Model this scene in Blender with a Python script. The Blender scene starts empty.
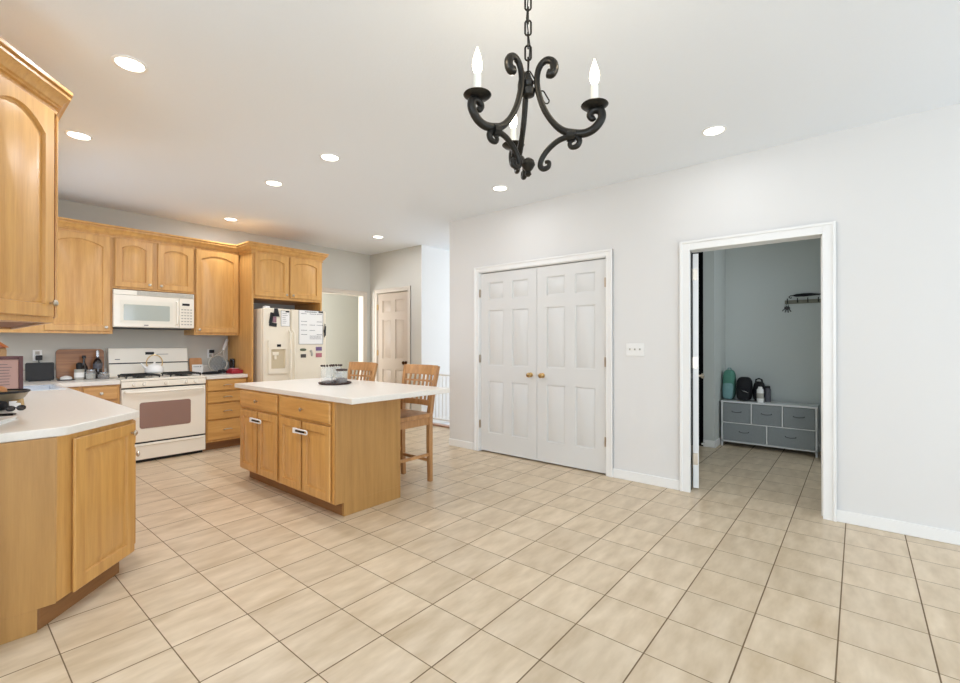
import bpy, bmesh, math, random
from mathutils import Vector, Matrix
from mathutils.geometry import tessellate_polygon
PI = math.pi
random.seed(7)
S = bpy.context.scene
COL = S.collection

# ------------------------------------------------------------------ camera
cam_d = bpy.data.cameras.new('camera'); cam = bpy.data.objects.new('camera', cam_d); COL.objects.link(cam)
cam_d.sensor_width = 36; cam_d.lens = 455.54 / 960 * 36; cam_d.clip_start = 0.05
cam.location = (0, 0, 1.26)
cam.rotation_euler = (math.radians(90.2077), 0, math.radians(39.67 - 90))
S.camera = cam
# ------------------------------------------------------------------ world, exposure
w = bpy.data.worlds.new('world'); S.world = w; w.use_nodes = True
w.node_tree.nodes['Background'].inputs[0].default_value = (0.75, 0.87, 1.0, 1)
w.node_tree.nodes['Background'].inputs[1].default_value = 1.0
S.view_settings.view_transform = 'Standard'; S.view_settings.look = 'None'
S.view_settings.gamma = 1; S.view_settings.use_curve_mapping = False
S.view_settings.exposure = 0.0
S.cycles.max_bounces = 8; S.cycles.diffuse_bounces = 6; S.cycles.glossy_bounces = 3
S.cycles.transparent_max_bounces = 8; S.cycles.sample_clamp_indirect = 6
S.cycles.use_denoising = True

# ------------------------------------------------------------------ daylight through the windows
def area(name, loc, direction, sx, sy, power, col=(1, 1, 1)):
    l = bpy.data.lights.new(name, 'AREA'); l.shape = 'RECTANGLE'; l.size = sx; l.size_y = sy
    l.energy = power; l.color = col
    o = bpy.data.objects.new(name, l); COL.objects.link(o); o.location = loc
    o.rotation_euler = Vector(direction).to_track_quat('-Z', 'Z').to_euler()
    return o
DAY = (0.90, 1.03, 1.22)
POW = dict(back=52, side=142, sink=12, stair=50, hall=115, mud=18, down=7.6, bulb=1.5)
area('daylight_breakfast_window', (-0.6, -3.42, 1.55), (0, 1, 0.0), 2.6, 1.6, POW['back'], DAY)
area('daylight_patio_window', (2.5, -3.42, 1.25), (0, 1, 0.0), 2.2, 2.1, POW['back'], DAY)
area('daylight_side_window', (-2.82, -0.3, 1.5), (1, 0, 0.0), 3.0, 1.7, POW['side'], DAY)
area('daylight_sink_window', (-0.16, 5.27, 1.62), (1, 0, 0), 0.8, 0.95, POW['sink'], DAY)
area('daylight_stair_window', (7.22, 3.4, 1.7), (-1, 0.35, 0), 2.0, 1.6, POW['stair'], (1, 1.02, 1.05))
area('added_hall_daylight', (2.93, 7.1, 1.5), (1, 0, 0), 0.8, 1.2, POW['hall'], (1, 1, 1.02))  # added to light the hall beyond the opening; its window is made up
area('added_mudroom_daylight', (5.2, -1.12, 1.5), (0.9, 1, 0.6), 0.9, 1.2, POW['mud'], (1, 1.05, 1.15))  # added to lift the dim mudroom; its window is made up
CEIL = 2.76
LAMPS = [(0.679, 3.005), (0.679, 4.324), (2.052, 3.274), (2.049, 4.207), (2.312, 5.83), (4.02, 5.20), (3.51, 2.66), (3.522, 0.777)]
LAMP_W = [POW['down'] * k for k in (1.1, 1.25, 1.2, 1.25, .75, 1.1, .33, .3)]

# ------------------------------------------------------------------ materials
MATS = {}
def newmat(name):
    m = bpy.data.materials.new(name); m.use_nodes = True
    nt = m.node_tree; b = nt.nodes['Principled BSDF']
    MATS[name] = m
    return m, nt, b
def lin(c):
    return tuple(((x / 255) / 12.92 if x / 255 <= 0.04045 else ((x / 255 + 0.055) / 1.055) ** 2.4) for x in c) + (1,)
def plain(name, rgb, rough=0.5, metal=0.0, noise=0.0, nscale=20, bump=0.0, bscale=200, coat=0.0, trans=0.0, ior=1.45, emit=0, spec=None):
    m, nt, b = newmat(name)
    b.inputs['Base Color'].default_value = lin(rgb); b.inputs['Roughness'].default_value = rough
    b.inputs['Metallic'].default_value = metal; b.inputs['Coat Weight'].default_value = coat
    if spec is not None: b.inputs['Specular IOR Level'].default_value = spec
    if trans: b.inputs['Transmission Weight'].default_value = trans; b.inputs['IOR'].default_value = ior
    if emit: b.inputs['Emission Color'].default_value = lin(rgb); b.inputs['Emission Strength'].default_value = emit
    tc = nt.nodes.new('ShaderNodeTexCoord')
    if noise:
        n = nt.nodes.new('ShaderNodeTexNoise'); n.inputs['Scale'].default_value = nscale; n.inputs['Detail'].default_value = 4
        nt.links.new(tc.outputs['Object'], n.inputs['Vector'])
        r = nt.nodes.new('ShaderNodeMixRGB'); r.blend_type = 'MULTIPLY'; r.inputs[0].default_value = noise
        r.inputs[1].default_value = lin(rgb); nt.links.new(n.outputs['Fac'], r.inputs[2])
        g = nt.nodes.new('ShaderNodeMath'); g.operation = 'ADD'; g.inputs[1].default_value = 0.5
        nt.links.new(n.outputs['Fac'], g.inputs[0]); nt.links.new(g.outputs[0], r.inputs[2])
        nt.links.new(r.outputs[0], b.inputs['Base Color'])
    if bump:
        n = nt.nodes.new('ShaderNodeTexNoise'); n.inputs['Scale'].default_value = bscale; n.inputs['Detail'].default_value = 3
        nt.links.new(tc.outputs['Object'], n.inputs['Vector'])
        bp = nt.nodes.new('ShaderNodeBump'); bp.inputs['Strength'].default_value = bump; bp.inputs['Distance'].default_value = 0.002
        nt.links.new(n.outputs['Fac'], bp.inputs['Height']); nt.links.new(bp.outputs[0], b.inputs['Normal'])
    return m
def wood(name, c1, c2, scale=(26, 26, 1.6), rough=0.36, coat=0.25):
    m, nt, b = newmat(name)
    tc = nt.nodes.new('ShaderNodeTexCoord'); mp = nt.nodes.new('ShaderNodeMapping'); mp.inputs['Scale'].default_value = scale
    oi = nt.nodes.new('ShaderNodeObjectInfo'); ad = nt.nodes.new('ShaderNodeVectorMath'); ad.operation = 'ADD'
    nt.links.new(tc.outputs['Object'], mp.inputs['Vector']); nt.links.new(mp.outputs[0], ad.inputs[0])
    ml = nt.nodes.new('ShaderNodeMath'); ml.operation = 'MULTIPLY'; ml.inputs[1].default_value = 37
    nt.links.new(oi.outputs['Random'], ml.inputs[0]); nt.links.new(ml.outputs[0], ad.inputs[1])
    n = nt.nodes.new('ShaderNodeTexNoise'); n.inputs['Scale'].default_value = 1.0; n.inputs['Detail'].default_value = 5; n.inputs['Distortion'].default_value = 0.35
    nt.links.new(ad.outputs[0], n.inputs['Vector'])
    n2 = nt.nodes.new('ShaderNodeTexNoise'); n2.inputs['Scale'].default_value = 6.0; n2.inputs['Detail'].default_value = 3
    nt.links.new(ad.outputs[0], n2.inputs['Vector'])
    mx = nt.nodes.new('ShaderNodeMath'); mx.operation = 'MULTIPLY_ADD'; mx.inputs[1].default_value = 0.35
    nt.links.new(n2.outputs['Fac'], mx.inputs[0]); nt.links.new(n.outputs['Fac'], mx.inputs[2])
    cr = nt.nodes.new('ShaderNodeValToRGB'); cr.color_ramp.elements[0].position = 0.45; cr.color_ramp.elements[1].position = 0.9
    cr.color_ramp.elements[0].color = lin(c1); cr.color_ramp.elements[1].color = lin(c2)
    nt.links.new(mx.outputs[0], cr.inputs[0]); nt.links.new(cr.outputs[0], b.inputs['Base Color'])
    b.inputs['Roughness'].default_value = rough; b.inputs['Coat Weight'].default_value = coat; b.inputs['Coat Roughness'].default_value = 0.3
    return m
def glassy(name, tint=(235, 240, 240), alpha=0.25, rough=0.05):
    m, nt, b = newmat(name)
    out = nt.nodes['Material Output']; t = nt.nodes.new('ShaderNodeBsdfTransparent'); mix = nt.nodes.new('ShaderNodeMixShader')
    b.inputs['Base Color'].default_value = lin(tint); b.inputs['Roughness'].default_value = rough
    mix.inputs[0].default_value = alpha
    nt.links.new(t.outputs[0], mix.inputs[1]); nt.links.new(b.outputs[0], mix.inputs[2]); nt.links.new(mix.outputs[0], out.inputs['Surface'])
    return m
T = 0.302904; OX = -0.26736; OY = 0.0674856
def tile_mat():
    m, nt, b = newmat('floor_tile')
    N = nt.nodes.new; Lk = nt.links.new
    tc = N('ShaderNodeTexCoord'); sp = N('ShaderNodeSeparateXYZ'); Lk(tc.outputs['Object'], sp.inputs[0])
    def mth(op, a, bb=None, c=None):
        n = N('ShaderNodeMath'); n.operation = op
        for i, v in enumerate((a, bb, c)):
            if v is None: continue
            if isinstance(v, (int, float)): n.inputs[i].default_value = v
            else: Lk(v, n.inputs[i])
        return n.outputs[0]
    fx = mth('DIVIDE', mth('SUBTRACT', sp.outputs[0], OX), T); fy = mth('DIVIDE', mth('SUBTRACT', sp.outputs[1], OY), T)
    def edge(v):
        fr = mth('FRACT', v); return mth('MULTIPLY', mth('MINIMUM', fr, mth('SUBTRACT', 1.0, fr)), T)
    ex, ey = edge(fx), edge(fy)
    # smooth grout mask
    def mask(e, half):
        mr = N('ShaderNodeMapRange'); Lk(e, mr.inputs[0]); mr.inputs[1].default_value = half - 0.0005; mr.inputs[2].default_value = half + 0.0008
        mr.inputs[3].default_value = 1; mr.inputs[4].default_value = 0; return mr.outputs[0]
    gm = mth('MAXIMUM', mask(ex, 0.0019), mask(ey, 0.0027))
    cx, cy = mth('FLOOR', fx), mth('FLOOR', fy)
    cb = N('ShaderNodeCombineXYZ'); Lk(cx, cb.inputs[0]); Lk(cy, cb.inputs[1])
    wn = N('ShaderNodeTexWhiteNoise'); wn.noise_dimensions = '3D'; Lk(cb.outputs[0], wn.inputs['Vector'])
    sc = N('ShaderNodeVectorMath'); sc.operation = 'SCALE'; Lk(wn.outputs['Color'], sc.inputs[0]); sc.inputs['Scale'].default_value = 9
    mp = N('ShaderNodeMapping'); Lk(tc.outputs['Object'], mp.inputs['Vector']); mp.inputs['Scale'].default_value = (4.2, 13, 1); mp.inputs['Rotation'].default_value = (0, 0, 0.12)
    ad = N('ShaderNodeVectorMath'); ad.operation = 'ADD'; Lk(mp.outputs[0], ad.inputs[0]); Lk(sc.outputs[0], ad.inputs[1])
    n1 = N('ShaderNodeTexNoise'); n1.inputs['Scale'].default_value = 1.0; n1.inputs['Detail'].default_value = 3.5; n1.inputs['Roughness'].default_value = 0.55; Lk(ad.outputs[0], n1.inputs['Vector'])
    cr = N('ShaderNodeValToRGB'); e = cr.color_ramp.elements
    e[0].position = 0.22; e[0].color = lin((190, 168, 136)); e[1].position = 0.78; e[1].color = lin((226, 208, 181))
    Lk(n1.outputs['Fac'], cr.inputs[0])
    hv = N('ShaderNodeHueSaturation'); Lk(cr.outputs[0], hv.inputs['Color'])
    Lk(mth('MULTIPLY_ADD', wn.outputs['Value'], 0.09, 0.955), hv.inputs['Value'])
    mx = N('ShaderNodeMixRGB'); Lk(gm, mx.inputs[0]); Lk(hv.outputs[0], mx.inputs[1]); mx.inputs[2].default_value = lin((116, 94, 66))
    Lk(mx.outputs[0], b.inputs['Base Color'])
    Lk(mth('MULTIPLY_ADD', gm, 0.45, mth('MULTIPLY_ADD', n1.outputs['Fac'], 0.12, 0.28)), b.inputs['Roughness'])
    b.inputs['Specular IOR Level'].default_value = 0.45
    bp = N('ShaderNodeBump'); bp.inputs['Strength'].default_value = 0.5; bp.inputs['Distance'].default_value = 0.0015
    Lk(mth('MULTIPLY_ADD', n1.outputs['Fac'], 0.15, mth('SUBTRACT', 1.0, gm)), bp.inputs['Height']); Lk(bp.outputs[0], b.inputs['Normal'])
    return m
M_TILE = tile_mat()
M_WALL = plain('wall_paint', (226, 225, 221), 0.85, bump=0.12, bscale=180)
M_WALLK = plain('kitchen_wall_dimmed', (205, 203, 193), 0.85, bump=0.12, bscale=180)  # same wall paint, darkened to carry the dimmer kitchen light
M_MUD = plain('mudroom_paint', (206, 211, 206), 0.85, bump=0.12, bscale=180)
M_HALL = plain('hall_paint', (212, 210, 198), 0.85)
M_STAIRW = plain('stairwell_paint', (236, 237, 236), 0.85)
M_CEIL = plain('ceiling_paint', (238, 243, 247), 0.9, bump=0.35, bscale=90)
M_TRIM = plain('white_trim_paint', (240, 240, 236), 0.35)
M_LEAF = plain('white_door_paint', (222, 222, 218), 0.38)
M_DOORC = plain('warm_lit_white_door', (194, 180, 162), 0.4)  # white door with the warm lamp light put into its colour
M_WARMT = plain('warm_lit_white_trim', (214, 206, 192), 0.4)  # white trim, tinted beige for the warm light on it
M_DARK = plain('unlit_closet_black', (14, 14, 15), 0.9)  # near-black colour stands in for the darkness of unlit closets
M_WOOD = wood('maple_cabinet', (193, 141, 74), (217, 168, 97))
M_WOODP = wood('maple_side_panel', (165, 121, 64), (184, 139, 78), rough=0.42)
M_WOODH = wood('maple_drawer_front', (193, 141, 74), (217, 168, 97), scale=(1.8, 26, 26))
M_WOODIN = plain('cabinet_underside_wood', (150, 98, 62), 0.6, noise=0.4)
M_STOOL = wood('oak_stool', (160, 112, 66), (196, 147, 94))
M_TOE = wood('toe_kick_wood_shaded', (126, 84, 47), (154, 110, 65), scale=(1.5, 14, 14), rough=0.5, coat=0)  # wood colour darkened to add the shadow under the cabinets
M_COUNTER = plain('white_laminate', (232, 227, 217), 0.28, noise=0.12, nscale=60)
M_NICKEL = plain('brushed_nickel', (196, 186, 170), 0.3, 1.0)
M_BRASS = plain('antique_brass', (212, 184, 132), 0.3, 1.0)
M_APPL = plain('cream_appliance_enamel', (243, 237, 222), 0.22, coat=0.3)
M_FRIDGE = plain('almond_fridge_enamel', (236, 226, 205), 0.3, bump=0.15, bscale=500)
M_FRREC = plain('dispenser_recess_plastic', (206, 190, 158), 0.45)
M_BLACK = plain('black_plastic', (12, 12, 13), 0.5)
M_IRONB = plain('black_cast_iron', (20, 20, 20), 0.5)
M_OVENG = plain('oven_window_glass', (150, 122, 112), 0.08, coat=0.5)
M_MWG = plain('microwave_window_glass', (176, 182, 172), 0.1, coat=0.5)
M_IRON = plain('wrought_iron', (48, 46, 42), 0.38, 0.75, noise=0.5, nscale=30, bump=0.3, bscale=80)
M_CANDLE = plain('candle_sleeve', (240, 238, 226), 0.5)
M_BULB = plain('lit_bulb_glass', (255, 240, 215), 0.3, emit=14)
M_LENS = plain('lit_lamp_lens', (255, 250, 240), 0.4, emit=6)
M_WHITEP = plain('white_plastic', (240, 240, 236), 0.35)
M_PAPER = plain('white_paper', (240, 239, 234), 0.7)
M_INK = plain('grey_ink', (92, 92, 98), 0.7)
M_GREYF = plain('grey_fabric', (142, 148, 148), 0.9, bump=0.4, bscale=400, noise=0.3, nscale=150)
M_WHITEM = plain('white_metal', (222, 224, 222), 0.4)
M_TEAL = plain('teal_fabric', (84, 138, 120), 0.8, noise=0.3)
M_TEAL2 = plain('pale_teal_fabric', (120, 160, 160), 0.8, noise=0.3)
M_BLKF = plain('black_fabric', (18, 19, 23), 0.8, noise=0.4)
M_GLASS = glassy('clear_glass', (225, 230, 228), 0.28)
M_PANE = glassy('window_glass', (240, 245, 245), 0.06)
M_BOARD = wood('bamboo_board', (118, 72, 38), (172, 118, 68), scale=(1.3, 30, 30))
M_BOARD2 = wood('beech_board', (188, 128, 72), (210, 152, 96), scale=(10, 20, 2))
M_TRAYW = plain('dark_walnut_tray', (58, 38, 32), 0.5)
M_COFFEE = plain('brown_coffee_beans', (92, 66, 52), 0.8, noise=0.7, nscale=120)
M_COPPER = plain('rose_copper', (206, 150, 136), 0.22, 1.0)
M_WICKER = plain('wicker', (172, 138, 96), 0.8, noise=0.6, nscale=160, bump=0.8, bscale=160)
M_BREAD = plain('bread_crust', (196, 138, 84), 0.7, noise=0.4, nscale=40)
M_BOWL = plain('olive_ceramic', (150, 138, 116), 0.4, noise=0.3)
M_YELL = plain('yellow_paper', (176, 148, 98), 0.7)
M_MAROON = plain('maroon_frame_wood', (84, 44, 42), 0.4)
M_MAT = plain('faded_rose_print', (184, 150, 140), 0.7)
M_RED = plain('red_cardboard', (158, 32, 46), 0.35)
M_STEEL = plain('stainless_steel', (190, 192, 194), 0.25, 1.0)
M_SINK = plain('pale_blue_white_sink', (216, 222, 228), 0.25)
M_GREYP = plain('grey_plastic', (176, 172, 160), 0.5)
M_AMBER = plain('dark_amber_glass', (34, 22, 18), 0.1, coat=0.5)
M_NOSE = wood('stair_nosing_wood', (150, 108, 84), (186, 142, 112), scale=(14, 1.5, 14))
M_CARPET = plain('pale_carpet', (222, 222, 226), 0.95, noise=0.2, nscale=100)
M_PHOTO = plain('magnet_photo_print', (150, 110, 120), 0.4, noise=0.8, nscale=60)
M_PURPLE = plain('violet_print', (124, 100, 140), 0.4, noise=0.8, nscale=60)
M_PINK = plain('pink_print', (186, 110, 120), 0.4, noise=0.8, nscale=60)
M_GREENM = plain('olive_magnet', (92, 100, 78), 0.5, noise=0.6)

# ------------------------------------------------------------------ mesh builder
class B:
    def __init__(s, M=None): s.v = []; s.f = []; s.M = M or Matrix()
    def add(s, vs, fs):
        n = len(s.v); s.v += [s.M @ Vector(p) for p in vs]; s.f += [tuple(i + n for i in f) for f in fs]; return s
    def box(s, x0, y0, z0, x1, y1, z1):
        return s.add([(x0,y0,z0),(x1,y0,z0),(x1,y1,z0),(x0,y1,z0),(x0,y0,z1),(x1,y0,z1),(x1,y1,z1),(x0,y1,z1)],
                     [(0,3,2,1),(4,5,6,7),(0,1,5,4),(1,2,6,5),(2,3,7,6),(3,0,4,7)])
    def prism(s, poly, z0, z1, holes=()):
        loops = [poly] + list(holes)
        flat = [p for l in loops for p in l]; n = len(flat)
        vs = [(p[0], p[1], z0) for p in flat] + [(p[0], p[1], z1) for p in flat]
        tris = tessellate_polygon([[Vector((p[0], p[1], 0)) for p in l] for l in loops])
        fs = [tuple(t) for t in tris] + [tuple(i + n for i in reversed(t)) for t in tris]
        k = 0
        for l in loops:
            m = len(l)
            for i in range(m): fs.append((k + i, k + (i + 1) % m, k + (i + 1) % m + n, k + i + n))
            k += m
        return s.add(vs, fs)
    def tube(s, pts, r, n=8, closed=False, flat=1.0):
        pts = [Vector(p) for p in pts]; m = len(pts)
        rs = r if isinstance(r, (list, tuple)) else [r] * m
        vs = []; up = None
        for i, p in enumerate(pts):
            a = pts[(i - 1) % m] if (closed or i > 0) else p
            c = pts[(i + 1) % m] if (closed or i < m - 1) else p
            t = (c - a).normalized()
            if up is None:
                up = Vector((0, 0, 1)) if abs(t.z) < 0.9 else Vector((1, 0, 0))
            up = (up - t * up.dot(t))
            if up.length < 1e-5: up = t.orthogonal()
            up.normalize(); q = t.cross(up)
            for k in range(n):
                an = 2 * PI * k / n + (PI / 4 if n == 4 else 0)
                vs.append(p + (up * math.cos(an) + q * math.sin(an) * flat) * rs[i])
        fs = []
        rng = m if closed else m - 1
        for i in range(rng):
            j = (i + 1) % m
            for k in range(n):
                fs.append((i * n + k, i * n + (k + 1) % n, j * n + (k + 1) % n, j * n + k))
        if not closed:
            fs.append(tuple(range(n - 1, -1, -1))); fs.append(tuple(range((m - 1) * n, m * n)))
        return s.add(vs, fs)
    def cyl(s, p0, p1, r0, r1=None, n=16): return s.tube([p0, p1], [r0, r0 if r1 is None else r1], n)
    def lathe(s, prof, c=(0, 0, 0), n=20, axis='Z'):
        vs = []
        for r, z in prof:
            for k in range(n):
                a = 2 * PI * k / n
                p = (r * math.cos(a), r * math.sin(a), z)
                if axis == 'Y': p = (p[0], z, p[1])
                if axis == 'X': p = (z, p[0], p[1])
                vs.append((p[0] + c[0], p[1] + c[1], p[2] + c[2]))
        fs = []
        for i in range(len(prof) - 1):
            for k in range(n): fs.append((i * n + k, i * n + (k + 1) % n, (i + 1) * n + (k + 1) % n, (i + 1) * n + k))
        fs.append(tuple(range(n))); fs.append(tuple(range((len(prof) - 1) * n, len(prof) * n)))
        return s.add(vs, fs)
    def blob(s, c, d, e=0.5, nu=16, nv=10, wob=0.0, seed=0):
        rr = random.Random(seed); ph = rr.random() * 6
        def pw(a, k): return math.copysign(abs(a) ** k, a)
        vs = []
        for i in range(nv + 1):
            la = -PI / 2 + PI * i / nv
            for j in range(nu):
                lo = 2 * PI * j / nu
                k = 1 + wob * math.sin(3 * lo + ph + 2 * la)
                vs.append((c[0] + d[0] * k * pw(math.cos(la), e) * pw(math.cos(lo), e), c[1] + d[1] * k * pw(math.cos(la), e) * pw(math.sin(lo), e), c[2] + d[2] * pw(math.sin(la), e)))
        fs = [(i * nu + j, i * nu + (j + 1) % nu, (i + 1) * nu + (j + 1) % nu, (i + 1) * nu + j) for i in range(nv) for j in range(nu)]
        return s.add(vs, fs)
    def raised(s, x0, x1, z0, z1, t, stile=0.055, arch=0.0, yb=0.0, K=12):
        """raised panel door, front faces -Y, back at y=yb, front at y=yb-t"""
        def cont(i, y, ar):
            a0, a1, b0, b1 = x0 + i, x1 - i, z0 + i, z1 - i
            pts = [(a0, y, b0), (a1, y, b0)]
            for k in range(K + 1):
                u = k / K; x = a1 + (a0 - a1) * u; q = 2 * u - 1
                pts.append((x, y, b1 - ar * (q * q)))
            return pts
        yf = yb - t
        loops = [cont(0.011, yb, 0), cont(0.011, yb - 0.007, 0), cont(0.0, yb - 0.009, 0), cont(0.0, yf + 0.004, 0), cont(0.004, yf, 0), cont(stile, yf, arch), cont(stile + 0.005, yf + 0.013, arch),
                 cont(stile + 0.014, yf + 0.013, arch), cont(stile + 0.042, yf + 0.003, arch * 0.95)]
        n = K + 3; vs = [p for l in loops for p in l]; fs = []
        for a in range(len(loops) - 1):
            for k in range(n): fs.append((a * n + k, a * n + (k + 1) % n, (a + 1) * n + (k + 1) % n, (a + 1) * n + k))
        fs.append(tuple(range(n))); fs.append(tuple(range((len(loops) - 1) * n, len(loops) * n)))
        return s.add(vs, fs)
    def frustum(s, x0, x1, z0, z1, y0, y1, ins):
        return s.add([(x0,y0,z0),(x1,y0,z0),(x1,y0,z1),(x0,y0,z1),(x0+ins,y1,z0+ins),(x1-ins,y1,z0+ins),(x1-ins,y1,z1-ins),(x0+ins,y1,z1-ins)],
                     [(0,1,2,3),(4,7,6,5),(0,4,5,1),(1,5,6,2),(2,6,7,3),(3,7,4,0)])
    def build(s, name, mat, parent=None, bev=0.0, smooth=True, ang=35):
        me = bpy.data.meshes.new(name); me.from_pydata([tuple(p) for p in s.v], [], s.f); me.update()
        bm = bmesh.new(); bm.from_mesh(me); bmesh.ops.recalc_face_normals(bm, faces=bm.faces); bm.to_mesh(me); bm.free()
        if smooth:
            me.shade_smooth(); me.set_sharp_from_angle(angle=math.radians(ang))
        for m in (mat if isinstance(mat, (list, tuple)) else [mat]): me.materials.append(m)
        o = bpy.data.objects.new(name, me); COL.objects.link(o)
        if parent is not None: o.parent = parent
        if bev:
            md = o.modifiers.new('bevel', 'BEVEL'); md.width = bev; md.segments = 2; md.limit_method = 'ANGLE'; md.angle_limit = math.radians(40)
            md.harden_normals = False
        return o
def thing(name, label, cat, loc=(0, 0, 0), rz=0.0, group=None):
    o = bpy.data.objects.new(name, None); COL.objects.link(o); o.location = loc; o.rotation_euler = (0, 0, rz); o.empty_display_size = 0.1
    o['label'] = label; o['category'] = cat
    if group: o['group'] = group
    return o
def tag(o, label, cat, group=None, loc=None, rz=None):
    o['label'] = label; o['category'] = cat
    if group: o['group'] = group
    if loc is not None: o.location = loc
    if rz is not None: o.rotation_euler = (0, 0, rz)
    return o
def struct(o, label=None, cat=None):
    o['kind'] = 'structure'
    if label: o['label'] = label
    if cat: o['category'] = cat
    return o
def dup(root, label, loc=None, rz=None):
    r = root.copy(); COL.objects.link(r); r['label'] = label
    if loc is not None: r.location = loc
    if rz is not None: r.rotation_euler = (0, 0, rz)
    for ch in list(root.children):
        c = ch.copy(); COL.objects.link(c); c.parent = r
        for g in list(ch.children):
            d = g.copy(); COL.objects.link(d); d.parent = c
    return r

# ------------------------------------------------------------------ the shell
def S_(b, name, mat, label, cat, **k): return struct(b.build(name, mat, **k), label, cat)
XL = -2.7; YB = -3.3
S_(B().box(XL, YB, -0.1, 4.955, 8.1, 0).box(4.955, -1.0, -0.1, 6.8, 1.95, 0).box(4.955, 5.12, -0.1, 7.1, 8.1, 0), 'floor', M_TILE, 'beige ceramic tile floor with brown grout', 'floor', smooth=False)
S_(B().box(4.956, 1.951, -0.3, 7.1, 5.119, -0.02), 'floor_landing', M_CARPET, 'pale carpeted landing beyond the white railing', 'floor', smooth=False)
S_(B().box(XL - .1, YB - .1, CEIL, 7.2, 8.1, CEIL + 0.1), 'ceiling', M_CEIL, 'white ceiling with recessed lights', 'ceiling', smooth=False)
WX = 4.10; WT = 4.22; CEN = 3.89
b = B()
b.box(WX, YB, 0, WT, 0.18, CEIL).box(WX, 0.18, 2.06, WT, 1.14, CEIL).box(WX, 1.14, 0, WT, 1.835, CEIL).box(WX, 1.835, 2.09, WT, 3.415, CEIL).box(WX, 3.415, 0, WT, CEN, CEIL)
S_(b, 'wall_right', M_WALL, 'long pale grey wall with closet doors and doorway', 'wall', smooth=False)
S_(B().box(WT, CEN - .05, 0, 4.88, CEN, CEIL).box(4.83, 1.9, 0, 4.88, CEN - .05, CEIL).box(WT, 1.79, 0, 4.83, 1.83, CEIL), 'wall_closet', M_WALL, 'plain closet partition behind the double doors', 'wall', smooth=False)
WY = 6.40
b = B().box(-0.08, WY, 0, 3.77, WY + .12, CEIL).box(3.77, WY, 2.06, 4.64, WY + .12, CEIL).box(4.64, WY, 0, 4.90, WY + .12, CEIL)
S_(b, 'wall_back', M_WALLK, 'kitchen wall behind the range, its dimness painted in as taupe', 'wall', smooth=False)
b = B().box(4.78, 5.128, 0, 4.90, 5.42, CEIL).box(4.78, 5.42, 2.10, 4.90, 6.21, CEIL).box(4.78, 6.21, 0, 4.90, WY, CEIL)
S_(b, 'wall_pantry', M_WALLK, 'wall around the pantry door, its dimness painted in as taupe', 'wall', smooth=False)
S_(B().box(4.9005, 5.12, -.3, 7.1, 5.24, CEIL).box(4.78, 5.12, 0, 4.9005, 5.1275, CEIL), 'wall_stairs', M_STAIRW, 'bright white wall beyond the railing', 'wall', smooth=False)
b = B().box(7.1, 1.85, -.3, 7.2, 2.4, CEIL).box(7.1, 4.4, -.3, 7.2, 5.24, CEIL).box(7.1, 2.4, -.3, 7.2, 4.4, 0.9).box(7.1, 2.4, 2.5, 7.2, 4.4, CEIL).box(4.88, 1.83, -.3, 7.1, 1.95, CEIL)
S_(b, 'wall_stairwell', M_STAIRW, 'stairwell wall with a window, out of view', 'wall', smooth=False)
b = B().box(2.9, 8.0, 0, 7.1, 8.1, CEIL).box(7.0, 5.24, 0, 7.1, 8.0, CEIL).box(2.9, 6.52, 0, 3.0, 6.7, CEIL).box(2.9, 7.5, 0, 3.0, 8.0, CEIL).box(2.9, 6.7, 0, 3.0, 7.5, 0.9).box(2.9, 6.7, 2.1, 3.0, 7.5, CEIL)
S_(b, 'wall_hall', M_HALL, 'pale green-grey hall wall seen through the cased opening', 'wall', smooth=False)
b = B().box(-.08, 2.6, 0, .04, 4.85, CEIL).box(-.08, 5.69, 0, .04, WY, CEIL).box(-.08, 4.85, 0, .04, 5.69, 1.12).box(-.08, 4.85, 2.12, .04, 5.69, CEIL)
S_(b, 'wall_left', M_WALLK, 'kitchen wall behind the sink counter', 'wall', smooth=False)
S_(B().box(XL, 2.6, 0, -.08, 2.72, CEIL), 'wall_nook', M_WALL, 'breakfast nook side wall, out of view', 'wall', smooth=False)
b = B().box(XL - .1, YB, 0, XL, -1.8, CEIL).box(XL - .1, 1.2, 0, XL, 2.72, CEIL).box(XL - .1, -1.8, 0, XL, 1.2, .65).box(XL - .1, -1.8, 2.35, XL, 1.2, CEIL)
S_(b, 'wall_side', M_WALL, 'breakfast room side wall with a window, out of view', 'wall', smooth=False)
b = B().box(XL - .1, YB - .1, 0, -1.9, YB, CEIL).box(.7, YB - .1, 0, 1.4, YB, CEIL).box(3.6, YB - .1, 0, WT, YB, CEIL).box(-1.9, YB - .1, 0, .7, YB, .75).box(-1.9, YB - .1, 2.35, .7, YB, CEIL).box(1.4, YB - .1, 2.3, 3.6, YB, CEIL).box(1.4, YB - .1, 0, 3.6, YB, .2)
S_(b, 'wall_front', M_WALL, 'wall behind the camera with two windows', 'wall', smooth=False)
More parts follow.
